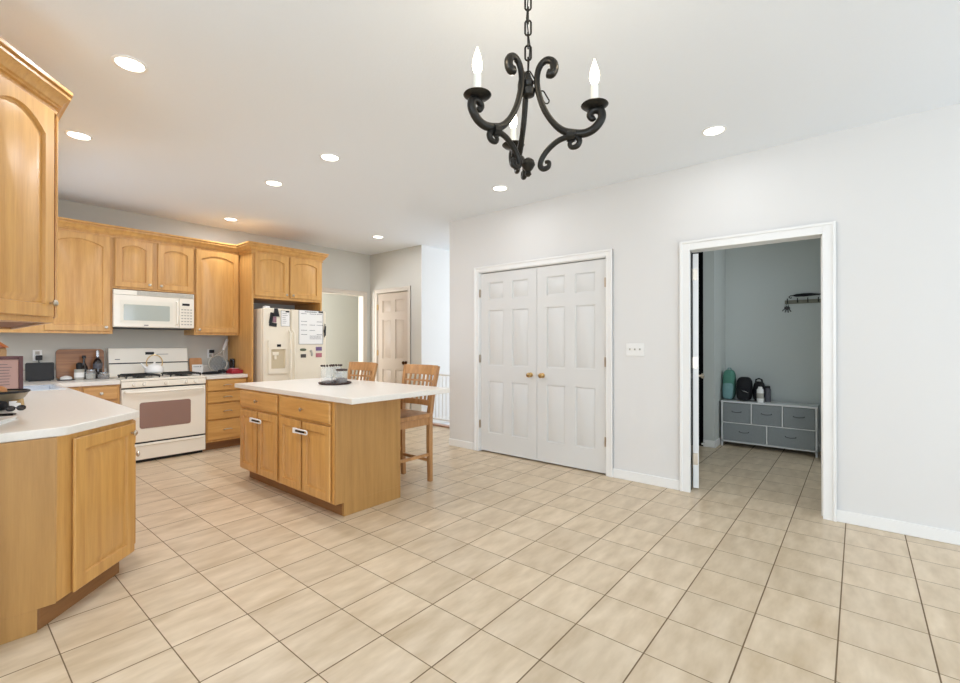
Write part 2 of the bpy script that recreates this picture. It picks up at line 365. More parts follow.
# mudroom
NX = 6.02; NB = 6.62
b = B().box(NX, 1.33, 0, NB + .1, 1.452, CEIL).box(NB, .26, 0, NB + .1, 1.33, CEIL).box(NX, .16, 0, NB + .1, .26, CEIL).box(NX, -1.1, 0, NX + .1, .16, CEIL).box(WT, -1.1, 0, 4.75, -1.0, CEIL).box(5.65, -1.1, 0, NX, -1.0, CEIL).box(4.75, -1.1, 0, 5.65, -1.0, .9).box(4.75, -1.1, 2.1, 5.65, -1.0, CEIL).box(4.83, 1.80, 0, NX, 1.90, CEIL)
S_(b, 'wall_mudroom', M_MUD, 'grey-green mudroom walls around the dresser nook', 'wall', smooth=False)
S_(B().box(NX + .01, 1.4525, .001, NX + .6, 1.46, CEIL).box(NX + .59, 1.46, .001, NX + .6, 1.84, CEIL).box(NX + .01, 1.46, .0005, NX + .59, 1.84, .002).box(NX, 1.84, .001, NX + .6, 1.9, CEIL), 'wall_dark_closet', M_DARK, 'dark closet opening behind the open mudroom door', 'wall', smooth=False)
# windows (unseen ones are what lights the room)
def window(n, x0, y0, z0, x1, y1, z1, axis, label):
    t = thing('window_%d' % n, label, 'window'); struct(t)
    if axis == 'x':
        xc = (x0 + x1) / 2; b = B(); w_ = .05
        b.box(x0, y0, z0, x1, y0 + w_, z1).box(x0, y1 - w_, z0, x1, y1, z1).box(x0, y0, z0, x1, y1, z0 + w_).box(x0, y0, z1 - w_, x1, y1, z1).box(xc - .02, (y0 + y1) / 2 - .02, z0, xc + .02, (y0 + y1) / 2 + .02, z1)
        b.build('frame', M_TRIM, t); B().box(xc - .003, y0 + w_, z0 + w_, xc + .003, y1 - w_, z1 - w_).build('pane', M_PANE, t)
    else:
        yc = (y0 + y1) / 2; b = B(); w_ = .05
        b.box(x0, y0, z0, x0 + w_, y1, z1).box(x1 - w_, y0, z0, x1, y1, z1).box(x0, y0, z0, x1, y1, z0 + w_).box(x0, y0, z1 - w_, x1, y1, z1).box((x0 + x1) / 2 - .02, yc - .02, z0, (x0 + x1) / 2 + .02, yc + .02, z1)
        b.build('frame', M_TRIM, t); B().box(x0 + w_, yc - .003, z0 + w_, x1 - w_, yc + .003, z1 - w_).build('pane', M_PANE, t)
window(1, -1.9, YB - .07, .75, .7, YB - .03, 2.35, 'y', 'wide window behind the camera')
window(2, 1.4, YB - .07, .2, 3.6, YB - .03, 2.3, 'y', 'tall patio window behind the camera')
window(3, XL - .07, -1.8, .65, XL - .03, 1.2, 2.35, 'x', 'side window of the breakfast room')
window(4, -.05, 4.85, 1.12, -.01, 5.69, 2.12, 'x', 'small window over the kitchen sink')
window(5, 7.13, 2.4, .9, 7.17, 4.4, 2.5, 'x', 'stairwell window')
window(6, 2.93, 6.7, .9, 2.97, 7.5, 2.1, 'x', 'added hall window for light, out of view')
window(7, 4.75, -1.07, .9, 5.65, -1.03, 2.1, 'y', 'added mudroom window for light, out of view')
# casings
def casing(b, x, y0, y1, zt, w=.065, t=.016, d=-1):
    """casing around an opening in a wall plane x, inner edges y0..y1, top zt, on side d"""
    xa, xb = (x - t, x) if d < 0 else (x, x + t)
    xc, xd = (x - t - .008, x) if d < 0 else (x, x + t + .008)
    b.box(xa, y0 - w, 0, xb, y0, zt + w).box(xa, y1, 0, xb, y1 + w, zt + w).box(xa, y0, zt, xb, y1, zt + w)
    b.box(xc, y0 - w, 0, xd, y0 - w + .02, zt + w).box(xc, y1 + w - .02, 0, xd, y1 + w, zt + w).box(xc, y0 - w + .02, zt + w - .02, xd, y1 + w - .02, zt + w)
def leaf(b, w, h, th=.035, both=False, cols=((.155, .43), (.585, .86)), rows=((.105, .395), (.482, .79), (.85, .945))):
    """six-panel door leaf, local x 0..w, front at y=0 facing -Y, back y=th"""
    xs = [0] + [v * w for c in cols for v in c] + [w]; zs = [0] + [v * h for r in rows for v in r] + [h]
    b.box(0, .013, 0, w, th - (.013 if both else 0), h)
    for sgn in ((0, 1) if both else (0,)):
        ya, yb_ = (0, .0135) if sgn == 0 else (th - .0135, th)
        for i in (0, 2, 4): b.box(xs[i], ya, 0, xs[i + 1], yb_, h)
        for i in (1, 3):
            for j in (0, 2, 4, 6): b.box(xs[i], ya, zs[j], xs[i + 1], yb_, zs[j + 1])
            for j in (1, 3, 5):
                if sgn == 0: b.frustum(xs[i] + .012, xs[i + 1] - .012, zs[j] + .012, zs[j + 1] - .012, .0135, .002, .026)
                else: b.frustum(xs[i] + .012, xs[i + 1] - .012, zs[j] + .012, zs[j + 1] - .012, th - .0135, th - .002, .026)
    return b
def knob_lathe(b, c, s=1.0, d=-1, axis='Y'):
    b.lathe([(0.026 * s, 0), (0.026 * s, d * .006 * s), (.011 * s, d * .010 * s), (.010 * s, d * .028 * s), (.022 * s, d * .036 * s), (.027 * s, d * .048 * s), (.022 * s, d * .060 * s), (.006 * s, d * .064 * s)], c, 16, axis)
# door_1 : closet double doors, faces -X
D1 = thing('door_1', 'white six-panel double closet doors with brass knobs', 'door', (WX, 3.401, 0), -PI / 2); struct(D1)
b = B(Matrix.Translation((-0, 0, 0)))
bb = B(); casing(bb, 0, -(1.552 + .012), .012, 2.083)
R90 = Matrix.Rotation(PI / 2, 4, 'Z')
for i, p in enumerate(bb.v): bb.v[i] = R90 @ p
bb.box(-.012, .0, 2.075, 1.564, .10, 2.09).box(-.012, .0, 0, -.002, .10, 2.083).box(1.554, 0, 0, 1.564, .10, 2.083)
bb.build('casing', M_TRIM, D1, bev=.003)
for i in (0, 1):
    x0 = .001 + i * .777; lf = leaf(B(Matrix.Translation((x0, .012, .016))), .773, 2.05).build('door_leaf', M_LEAF, D1)
    k = B(); knob_lathe(k, ((.701 if i == 0 else .849), .012, .92)); k.build('knob', M_BRASS, lf)
    for z in (.32, 1.08, 1.84):
        xx = .0 if i == 0 else 1.552
        B().box(xx - .008, -.006, z - .045, xx + .008, .014, z + .045).build('hinge', M_NICKEL, lf)
B().box(0, .07, 0, 1.552, .09, 2.075).build('closet_darkness_backing', M_DARK, D1)
# door_2 : doorway to the mudroom with its open leaf
D2 = thing('door_2', 'white cased doorway with door swung open into the mudroom', 'door', (WX, 0.195, 0)); struct(D2)
b = B(); casing(b, 0, 0, .897, 2.045, w=.078); casing(b, .12, 0, .93, 2.045, d=1)
b.box(0, -.015, 0, .12, 0, 2.06).box(0, .93, 0, .12, .945, 2.06).box(0, 0, 2.045, .12, .93, 2.06)
b.box(.0, .896, 0, .012, .93, 2.06).box(.05, 0, 0, .085, .012, 2.045)
b.build('casing', M_TRIM, D2, bev=.002)
B().box(.02, .905, 0.002, .085, .9295, 2.045).build('jamb_gap_shadow', M_BLACK, D2)  # black strip standing in for the shadow between jamb and open door
hx, hy = .108, .902       # hinge corner of the leaf
ang = math.atan2(.195 + hy - .02, WX + hx) + math.radians(.6)
Md = Matrix.Translation((hx, hy, .012)) @ Matrix.Rotation(ang, 4, 'Z') @ Matrix.Translation((0, -.044, 0))
lf = leaf(B(Md), .80, 2.02, th=.044, both=True).build('door_leaf', M_TRIM, D2)
k = B(Md); knob_lathe(k, (.735, 0, .92), d=-1); knob_lathe(k, (.735, .044, .92), d=1); k.build('knob', M_NICKEL, lf)
for z in (.25, 1.08, 1.84):
    B(Md).box(-.003, .008, z - .05, .001, .04, z + .05).cyl((-.006, .046, z - .05), (-.006, .046, z + .05), .006, n=8).build('hinge', M_NICKEL, lf)
# door_3 : pantry, faces -X
D3 = thing('door_3', 'white six-panel pantry door beside the cased opening, warm light painted in', 'door', (4.78, 6.195, 0), -PI / 2); struct(D3)
bb = B(); casing(bb, 0, -(.77), .008, 2.09)
for i, p in enumerate(bb.v): bb.v[i] = R90 @ p
bb.box(-.015, 0, 2.088, .785, .1, 2.10).box(-.015, 0, 0, -.002, .1, 2.09).box(.765, 0, 0, .775, .1, 2.09)
bb.build('casing', M_WARMT, D3, bev=.003)
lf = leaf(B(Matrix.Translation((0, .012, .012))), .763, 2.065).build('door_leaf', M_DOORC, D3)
k = B(); knob_lathe(k, (.70, .012, .95), 1.1); k.build('knob', plain('dark_bronze', (96, 66, 44), .3, 1), lf)
for z in (.3, 1.10, 1.86): B().box(-.008, -.006, z - .045, .008, .014, z + .045).build('hinge', M_BRASS, lf)
# door_4: cased opening in the back wall
D4 = thing('door_4', 'white cased opening to the hall beside the fridge, warm light painted in', 'door', (3.78, WY, 0)); struct(D4)
bb = B(); t_ = .016; w_ = .075
bb.box(-w_, -t_, 0, 0, 0, 2.05 + w_).box(.85, -t_, 0, .85 + w_, 0, 2.05 + w_).box(0, -t_, 2.05, .85, 0, 2.05 + w_)
bb.box(.85 + w_ - .02, -t_ - .008, 0, .85 + w_, 0, 2.05 + w_).box(-w_, -t_ - .008, 2.03 + w_, .85 + w_, 0, 2.05 + w_)
bb.box(-.01, 0, 0, 0, .12, 2.06).box(.85, 0, 0, .86, .12, 2.06).box(0, 0, 2.05, .85, .12, 2.06)
bb.build('casing', M_WARMT, D4, bev=.003)
# baseboards
def bboard(name, boxes, mat=M_TRIM, label='white baseboard'):
    b = B()
    for q in boxes: b.box(*q)
    S_(b, name, mat, label, 'baseboard', bev=.004)
bh = .085
bboard('baseboard_right', [(WX - .013, YB, 0, WX, .12, bh), (WX - .013, 1.171, 0, WX, 1.775, bh), (WX - .013, 3.49, 0, WX, CEN, bh)], label='white baseboard along the long grey wall')
bboard('baseboard_pantry', [(4.767, 5.12, 0, 4.78, 5.35, bh), (4.767, 6.275, 0, 4.78, WY, bh)], M_WARMT, 'white baseboard beside the pantry door, warm light painted in')
bboard('baseboard_mudroom', [(NX - .013, 1.33, 0, NX, 1.452, bh), (NX - .013, 1.317, 0, NB, 1.33, bh), (NB - .013, .26, 0, NB, 1.317, bh)], label='white baseboard around the mudroom nook')
bboard('baseboard_stairs', [(5.0, 5.107, -.019, 7.1, 5.1195, .08)], label='white baseboard on the landing')
bboard('baseboard_back', [(4.70, WY - .013, 0, 4.767, WY, bh)], M_WARMT, 'white baseboard in the kitchen corner, warm light painted in')

# ------------------------------------------------------------------ recessed ceiling lights
def downlight():
    t = thing('recessed_light', 'x', 'ceiling light', (0, 0, CEIL), 0, 'recessed ceiling lights')
    B().lathe([(.080, 0), (.080, -.004), (.068, -.007), (.063, -.004), (.063, 0)], n=32).build('trim_ring', M_WHITEP, t)
    B().lathe([(.062, -.001), (.062, -.005), (.03, -.008)], n=32).build('lens', M_LENS, t)
    return t
LL = ['recessed light nearest the top left corner of the ceiling', 'recessed light above the sink counter, nearer the tall left cabinet edge',
      'recessed light above the near end of the kitchen island', 'recessed light above the far end of the kitchen island',
      'recessed light in front of the white range', 'small recessed light in front of the white pantry door',
      'recessed light on the ceiling in front of the double closet doors', 'recessed light on the ceiling before the mudroom doorway']
base = None
for (x, y), lb, lw in zip(LAMPS, LL, LAMP_W):
    if base is None: base = downlight(); base['label'] = lb; base.location = (x, y, CEIL); r = base
    else: r = dup(base, lb, (x, y, CEIL))
    l = bpy.data.lights.new('downlight_beam', 'AREA'); l.shape = 'DISK'; l.size = .11; l.energy = lw; l.color = (.97, 1.0, 1.08)
    o = bpy.data.objects.new('downlight_beam', l); COL.objects.link(o); o.location = (x, y, CEIL - .012)

# ------------------------------------------------------------------ cabinets (front faces local -Y, origin front-left-bottom of the box)
def cknob(parent, x, z, y=-.02, mat=M_NICKEL):
    B().lathe([(.006, 0), (.006, -.012), (.015, -.018), (.016, -.024), (.008, -.030)], (x, y, z), 12, 'Y').build('knob', mat, parent)
def cpull(parent, x, z, y=-.02):
    pts = [(x - .045, y, z - .004), (x - .042, y - .02, z), (x - .02, y - .026, z + .006), (x + .02, y - .026, z + .006), (x + .042, y - .02, z), (x + .045, y, z - .004)]
    B().tube(pts, .0055, 8).build('pull', M_NICKEL, parent)
def carcass(t, w, d, z0, z1, toe=None, toex=(0, 0)):
    b = B().box(0, 0, z0, w, d, z1)
    b.build('body', M_WOOD, t, bev=.0015)
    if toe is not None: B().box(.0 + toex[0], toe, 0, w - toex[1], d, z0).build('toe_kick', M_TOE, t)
def cdoor(t, x0, x1, z0, z1, arch=0.0, knob=None, stile=.058, mat=M_WOOD):
    d = B().raised(x0, x1, z0, z1, .02, stile, arch).build('door', mat, t)
    if knob: cknob(d, *knob)
    return d
def cdrawer(t, x0, x1, z0, z1, hw='knob', y=None):
    d = B().box(x0 + .011, -.0075, z0 + .011, x1 - .011, 0, z1 - .011).frustum(x0, x1, z0, z1, -.007, -.014, 0.0005).frustum(x0 + .0005, x1 - .0005, z0 + .0005, z1 - .0005, -.014, -.02, .006).build('drawer', M_WOODH, t)
    xc, zc = (x0 + x1) / 2, (z0 + z1) / 2
    if hw == 'knob': cknob(d, xc, zc)
    elif hw == 'pull': cpull(d, xc, zc)
    return d
UZ0, UZ1 = 1.358, 2.41
def wallcab(label, loc, rz, w, d, z0, doors, z1=UZ1):
    t = thing('wall_cabinet', label, 'cabinet', (loc[0], loc[1], 0), rz, 'maple wall cabinets')
    b = B().box(0, 0, z0 + .02, w, d, z1).box(0, 0, z0, w, .018, z0 + .02).box(0, .018, z0, .018, d, z0 + .02).box(w - .018, .018, z0, w, d, z0 + .02)
    b.build('body', M_WOOD, t, bev=.0015)
    B().box(.018, .018, z0 + .012, w - .018, d, z0 + .0195).build('underside', M_WOODIN, t)
    for (x0, x1, a, bz, arch, kn) in doors: cdoor(t, x0, x1, a, bz, arch, kn)
    return t
g = .002
# back wall uppers, front y=6.05
UF = 6.05; DP = WY - UF - .002
UC_TALL = wallcab('tall maple wall cabinet between corner and microwave, one arched door', (.385, UF), 0, .84, DP, UZ0, [(.315, .815, 1.385, 2.375, .055, (.78, 1.425))])
UC_SHORT = wallcab('short two-door maple wall cabinet directly above the microwave', (1.227, UF), 0, .765, DP, 1.84, [(.012, .345, 1.86, 2.375, .04, (.315, 1.90)), (.395, .75, 1.86, 2.375, .04, (.425, 1.90))])
UC_RIGHT = wallcab('tall single-door maple wall cabinet right of the microwave', (1.994, UF), 0, .504, DP, UZ0, [(.012, .49, 1.385, 2.375, .05, (.045, 1.42))])
# fridge surround
t = UC_FRIDGE = thing('refrigerator_surround', 'tall maple fridge enclosure with short two-door cabinet on top', 'cabinet', (2.502, 5.70, 0))
B().box(0, 0, 0, .022, .698, UZ1).build('side_panel', M_WOOD, t, bev=.001)
B().box(.926, 0, 0, .948, .698, UZ1).build('side_panel', M_WOOD, t, bev=.001)
B().box(.0225, .0, 1.815, .9255, .698, UZ1).build('body', M_WOOD, t, bev=.001)
cdoor(t, .03, .462, 1.845, 2.375, .035, (.43, 1.88)); cdoor(t, .482, .918, 1.845, 2.375, .035, (.515, 1.88))
# left run uppers: straight + diagonal end cabinet
UC_LEFT = wallcab('maple wall cabinet along the sink wall, seen only from below', (.378, 3.003), PI / 2, 1.62, .336, UZ0, [(.02, .8, 1.385, 2.375, .055, None), (.82, 1.6, 1.385, 2.375, .055, None)])
da = math.atan2(.77, .64); dl = .46
p0 = (.378 - .64 * dl, 3.0 - .77 * dl)
t = UC_DIAG = thing('wall_cabinet', 'angled maple wall cabinet in the foreground, tall arched door with nickel knob', 'cabinet', (p0[0], p0[1], 0), da, 'maple wall cabinets')
ca, sa = math.cos(-da), math.sin(-da)
def toloc(x, y): dx, dy = x - p0[0], y - p0[1]; return (dx * ca - dy * sa, dx * sa + dy * ca)
poly = [(0, 0), (dl, 0), toloc(.042, 3.0), toloc(.042, p0[1])]
B().prism(poly, UZ0, UZ1).build('body', M_WOOD, t, bev=.0015)
cdoor(t, .015, dl - .022, 1.385, 2.375, .075, (dl - .05, 1.45))
# crown moulding: swept profile along the cabinet fronts
def sweep(path, prof, name, mat, closed=False):
    """path: 2D points, profile (out, z), outward = right-hand side of the travel direction"""
    n = len(path); vs = []
    for i, p in enumerate(path):
        p = Vector(p)
        d0 = (p - Vector(path[i - 1])).normalized() if i > 0 else None
        d1 = (Vector(path[i + 1]) - p).normalized() if i < n - 1 else None
        n0 = Vector((d0.y, -d0.x)) if d0 else Vector((d1.y, -d1.x)); n1 = Vector((d1.y, -d1.x)) if d1 else n0
        mt = (n0 + n1); mt.normalize(); k = 1 / max(.2, mt.dot(n0))
        for o, z in prof: vs.append((p.x + mt.x * o * k, p.y + mt.y * o * k, z))
    m = len(prof); fs = []
    for i in range(n - 1):
        for k in range(m): fs.append((i * m + k, i * m + (k + 1) % m, (i + 1) * m + (k + 1) % m, (i + 1) * m + k))
    fs.append(tuple(range(m))); fs.append(tuple(range((n - 1) * m, n * m)))
    return B().add(vs, fs)
CP = [(0.001, 2.372), (.010, 2.372), (.012, 2.384), (.006, 2.386), (.006, 2.398), (.018, 2.402), (.018, 2.410), (.028, 2.414), (.034, 2.430), (.046, 2.446), (.058, 2.454), (.058, 2.464), (.052, 2.466), (.052, 2.472), (.066, 2.476), (.066, 2.492), (0.001, 2.492)]
CPATH = [(.042, p0[1] - .001), (p0[0], p0[1] - .001), (.379, 3.0), (.379, UF), (1.226, UF), (1.993, UF), (2.502, UF), (2.502, 5.70), (3.45, 5.70), (3.45, WY - .003)]
def crown(owner, i0, i1):
    full = sweep(CPATH, CP, '', None); m = len(CP); b = B()
    vs = full.v[i0 * m:(i1 + 1) * m]; fs = []
    for i in range(i1 - i0):
        for k in range(m): fs.append((i * m + k, i * m + (k + 1) % m, (i + 1) * m + (k + 1) % m, (i + 1) * m + k))
    fs.append(tuple(range(m))); fs.append(tuple(range((i1 - i0) * m, (i1 - i0 + 1) * m)))
    o = b.add(vs, fs).build('crown_moulding', M_WOOD, owner, ang=20)
    o.matrix_parent_inverse = (Matrix.Translation(owner.location) @ Matrix.Rotation(owner.rotation_euler.z, 4, 'Z')).inverted()
crown(UC_DIAG, 0, 2); crown(UC_LEFT, 2, 3); crown(UC_TALL, 3, 4); crown(UC_SHORT, 4, 5); crown(UC_RIGHT, 5, 6); crown(UC_FRIDGE, 6, 9)

# base cabinets
CT = .88; CB = .84; BF = 5.82
def basecab(label, loc, rz, w, d, group='maple base cabinets', name='base_cabinet', toe=.07):
    t = thing(name, label, 'cabinet', (loc[0], loc[1], 0), rz, group)
    carcass(t, w, d, .1, CB - .001, toe)
    return t
t = basecab('maple base cabinet left of the range with small door and drawer', (.728, BF), 0, .51, WY - BF - .002)
cdrawer(t, .22, .49, .69, .825); cdoor(t, .22, .49, .125, .67, 0, (.25, .62)); cdrawer(t, .02, .19, .69, .825, None); cdoor(t, .02, .19, .125, .67, 0, None, .04)
t = basecab('maple four-drawer base cabinet between range and fridge', (2.038, BF), 0, .46, WY - BF - .002)
for z0, z1 in ((.125, .35), (.365, .545), (.56, .685), (.70, .825)): cdrawer(t, .012, .45, z0, z1, 'pull')
# left run
t = thing('base_cabinet', 'foreground maple peninsula cabinet with angled single door and plain end panel', 'cabinet', (.365, 2.77, 0), PI / 4, 'maple base cabinets')
s2 = math.sqrt(.5)
def tl2(x, y): dx, dy = x - .365, y - 2.77; return (dx * s2 + dy * s2, -dx * s2 + dy * s2)
W5 = .36 / s2
B().prism([tl2(.365, 2.77), (W5, 0), tl2(.725, 3.13), tl2(.06, 3.13), tl2(.06, 2.77)], .1, CB - .001).build('body', M_WOOD, t, bev=.0015)
B().prism([tl2(.31, 2.775), tl2(.665, 3.129), tl2(.06, 3.129), tl2(.06, 2.775)], 0, .1).build('toe_kick', M_TOE, t)
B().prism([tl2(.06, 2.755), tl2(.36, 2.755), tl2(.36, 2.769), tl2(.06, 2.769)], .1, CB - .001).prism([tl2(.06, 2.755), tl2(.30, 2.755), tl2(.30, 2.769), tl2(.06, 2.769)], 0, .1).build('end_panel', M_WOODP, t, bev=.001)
cdoor(t, .075, W5 - .012, .10, .815, 0, (W5 - .045, .765), .06)
t = thing('base_cabinet', 'maple base cabinet row under the sink counter, facing the island', 'cabinet', (.725, 3.133, 0), PI / 2, 'maple base cabinets')
B().box(0, 0, .1, 2.68, .022, CB - .001).box(0, .022, .1, 1.86, .66, CB - .001).box(1.86, .022, .1, 2.68, .66, .60).build('body', M_WOOD, t, bev=.0015)
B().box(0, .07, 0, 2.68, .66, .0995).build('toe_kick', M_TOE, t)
for i in range(4):
    a = .02 + i * .667
    cdrawer(t, a, a + .64, .69, .825); cdoor(t, a, a + .64, .125, .67, 0, (a + .05, .62))
# countertops
SX0, SX1, SY0, SY1 = .46, .70, 5.05, 5.62
b = B().prism([(.042, 2.768), (.375, 2.768), (.41, 2.785), (.752, 3.115), (.752, BF - .03), (1.238, BF - .03), (1.238, WY - .001), (.042, WY - .001)], CB, CT, holes=[[(SX0, SY0), (SX0, SY1), (SX1, SY1), (SX1, SY0)]])
b.box(.042, WY - .02, CT, 1.238, WY - .001, CT + .10)
tag(b.build('countertop', M_COUNTER, bev=.004), 'off-white L-shaped countertop with clipped near corner, holding the sink', 'countertop')
b = B().box(2.034, BF - .03, CB, 2.50, WY - .001, CT).box(2.034, WY - .02, CT, 2.50, WY - .001, CT + .10)
tag(b.build('countertop', M_COUNTER, bev=.004), 'short off-white countertop between the range and the fridge panel', 'countertop')
# sink
t = thing('kitchen_sink', 'pale sink basin set into the left countertop', 'sink', ((SX0 + SX1) / 2, (SY0 + SY1) / 2, CT))
hx_, hy_ = (SX1 - SX0) / 2, (SY1 - SY0) / 2
b = B().prism([(-hx_ - .015, -hy_ - .015), (hx_ + .015, -hy_ - .015), (hx_ + .015, hy_ + .015), (-hx_ - .015, hy_ + .015)], .0005, .006, holes=[[(-hx_ + .02, -hy_ + .02), (-hx_ + .02, hy_ - .02), (hx_ - .02, hy_ - .02), (hx_ - .02, -hy_ + .02)]])
b.build('rim', M_SINK, t, bev=.002)
a, c = hx_ - .004, hy_ - .004
B().box(-a, -c, -.16, a, c, -.155).box(-a, -c, -.155, -a + .012, c, 0).box(a - .012, -c, -.155, a, c, 0).box(-a, -c, -.155, a, -c + .012, 0).box(-a, c - .012, -.155, a, c, 0).build('basin', M_SINK, t)
B().lathe([(.035, -.1545), (.035, -.15), (.015, -.149)], n=16).build('drain', M_STEEL, t)

# ------------------------------------------------------------------ island
IX, IY0, IY1 = 1.85, 2.89, 4.42
t = thing('kitchen_island', 'maple kitchen island cabinet with two drawers and four doors', 'kitchen island', (IX, IY1, 0), -PI / 2)
LW = IY1 - IY0
B().box(0, 0, .1, LW, .60, CB - .001).build('body', M_WOOD, t, bev=.0015)
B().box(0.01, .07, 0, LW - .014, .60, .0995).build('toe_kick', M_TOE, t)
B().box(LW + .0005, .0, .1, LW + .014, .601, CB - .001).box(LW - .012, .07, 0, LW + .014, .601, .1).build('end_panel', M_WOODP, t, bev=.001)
cdrawer(t, .015, .71, .675, .825); cdrawer(t, .755, 1.495, .675, .825)
for (x0, x1, kx) in ((.015, .345, .32), (.37, .71, .395), (.765, 1.09, 1.065), (1.12, 1.495, 1.145)): cdoor(t, x0, x1, .115, .655, 0, (kx, .585), .055)
b = B().prism([(1.835, 2.655), (2.80, 2.655), (2.825, 2.68), (2.825, 4.54), (1.835, 4.54)], CB, CT)
tag(b.build('island_countertop', M_COUNTER, bev=.005), 'white rectangular countertop overhanging the kitchen island', 'countertop')
# child locks around the knobs
def lock(label, yc):
    t = thing('cabinet_safety_lock', label, 'child lock', (IX - .048, yc, .585), -PI / 2, 'white child locks on the island doors')
    B().tube([(-.075, 0, .014), (.085, 0, .014), (.10, 0, .010), (.105, 0, 0), (.10, 0, -.010), (.085, 0, -.014), (-.075, 0, -.014)], .0058, 8).build('shackle', M_WHITEP, t)
    B().box(-.095, -.009, -.02, -.06, .009, .02).build('clasp', M_WHITEP, t, bev=.003)
    B().box(-.058, -.006, -.005, .06, .004, .005).build('ratchet_strip', M_BLACK, t)
    return t
lock('white child lock looped over the far pair of island door knobs', IY1 - .385)
dup([o for o in COL.objects if o.name == 'cabinet_safety_lock'][0], 'white child lock looped over the near pair of island door knobs', (IX - .048, IY1 - 1.135, .585))

# ------------------------------------------------------------------ range
RX, RW = 1.243, .787
t = thing('gas_range', 'cream gas range with black grates and oven window', 'stove', (RX, 5.79, 0))
B().box(0, .03, .03, RW, .60, .865).build('body', M_APPL, t, bev=.003)
B().box(.02, .05, 0, RW - .02, .58, .03).build('plinth', M_BLACK, t)
B().box(-.002, -.005, .865, RW + .002, .60, .885).box(.03, .04, .885, RW - .03, .48, .888).build('cooktop', M_APPL, t, bev=.005)
B().box(.0, .0, .795, RW, .04, .862).build('control_panel', M_APPL, t, bev=.008)
for x in (.11, .20, .395, .59, .68):
    B().lathe([(.021, 0), (.019, -.020), (.012, -.023)], (x, 0, .828), 16, 'Y').box(x - .003, -.032, .812, x + .003, -.02, .844).build('knob', M_APPL, t)
dr = B().box(.004, 0, .218, RW - .004, .04, .783).build('oven_door', M_APPL, t, bev=.008)
B().box(.004, .002, .783, RW - .004, .03, .794).build('vent_slot', M_BLACK, t)
B().box(.004, .004, .205, RW - .004, .03, .217).build('seam', M_BLACK, t)
def rrect(x0, x1, z0, z1, r=.02, n=5):
    P = []
    for cx, cz, a in ((x1 - r, z1 - r, 0), (x0 + r, z1 - r, 90), (x0 + r, z0 + r, 180), (x1 - r, z0 + r, 270)):
        for k in range(n + 1):
            q = math.radians(a + 90 * k / n); P.append((cx + r * math.cos(q), cz + r * math.sin(q)))
    return P
RXM = Matrix.Rotation(PI / 2, 4, 'X')      # (x,y,z)->(x,-z,y): prism in XZ, depth along -Y
B(RXM).prism(rrect(.155, .63, .36, .635, .025), .0005, .004).build('window', M_OVENG, dr)
B().tube([(.03, 0, .755), (.035, -.04, .752), (.06, -.048, .75), (RW / 2, -.054, .748), (RW - .06, -.048, .75), (RW - .035, -.04, .752), (RW - .03, 0, .755)], .012, 10).build('handle', M_APPL, dr)
w_ = B().box(.004, .0, .035, RW - .004, .04, .204).box(.03, -.01, .178, RW - .03, .0, .192).build('storage_drawer', M_APPL, t, bev=.006)
bg = B().add([(0, .50, .885), (RW - .02, .50, .885), (RW - .02, .60, .885), (0, .60, .885), (0, .535, 1.205), (RW - .02, .535, 1.205), (RW - .02, .60, 1.205), (0, .60, 1.205)], [(0, 3, 2, 1), (4, 5, 6, 7), (0, 1, 5, 4), (1, 2, 6, 5), (2, 3, 7, 6), (3, 0, 4, 7)]).build('backguard', M_APPL, t, bev=.008)
def onbg(b, x0, x1, z0, z1, th=.002):
    def yy(z): return .50 + .035 * (z - .885) / .32 - .0008
    b.add([(x0, yy(z0), z0), (x1, yy(z0), z0), (x1, yy(z1), z1), (x0, yy(z1), z1), (x0, yy(z0) - th, z0), (x1, yy(z0) - th, z0), (x1, yy(z1) - th, z1), (x0, yy(z1) - th, z1)], [(0, 3, 2, 1), (4, 5, 6, 7), (0, 1, 5, 4), (1, 2, 6, 5), (2, 3, 7, 6), (3, 0, 4, 7)]); return b
onbg(B(), .0, RW - .022, 1.028, 1.040).build('trim_line', M_BLACK, bg)
onbg(B(), .335, .42, 1.128, 1.158).build('clock_display', M_BLACK, bg)
q = B()
onbg(q, .445, .56, 1.128, 1.133, .001)
q.build('button_marks', M_INK, bg)
onbg(B(), .055, .10, 1.075, 1.083, .001).build('badge', M_INK, bg)
for (x0, x1) in ((.055, .35), (.455, .75)):
    q = B()
    for y in (.07, .12, .17, .22, .27, .32, .37): q.tube([(x0, y, .905), (x0 + .02, y, .918), (x1 - .02, y, .918), (x1, y, .905)], .009, 6)
    for x in (x0, x0 * .67 + x1 * .33, x0 * .33 + x1 * .67, x1): q.tube([(x, .06, .912), (x, .38, .912)], .009, 6)
    for x in (x0, x1):
        for y in (.07, .35): q.cyl((x, y, .886), (x, y, .91), .007, n=6)
    for y in (.14, .29): q.lathe([(.04, .888), (.045, .896), (.03, .902)], ((x0 + x1) / 2, y, 0), 14)
    q.build('burner_grate', M_IRONB, t)
# kettle
t = thing('tea_kettle', 'white enamel kettle with hoop handle standing on the range', 'kettle', (1.60, 6.06, .9275), 0)
B().lathe([(.075, 0), (.088, .012), (.09, .03), (.075, .07), (.045, .092), (.03, .097)], n=24).build('body', M_WHITEP, t)
B().lathe([(.032, .095), (.028, .104), (.008, .108), (.011, .118), (.004, .126)], n=16).build('lid', M_WHITEP, t)
B().tube([(-.06, 0, .045), (-.10, 0, .075), (-.125, 0, .11)], [.018, .013, .009], 10).build('spout', M_WHITEP, t)
hp = [(.075 * math.cos(a), 0, .115 + .085 * math.sin(a)) for a in [math.radians(-35 + 250 * k / 20) for k in range(21)]]
B().tube(hp, .006, 8).build('handle', M_BRASS, t)

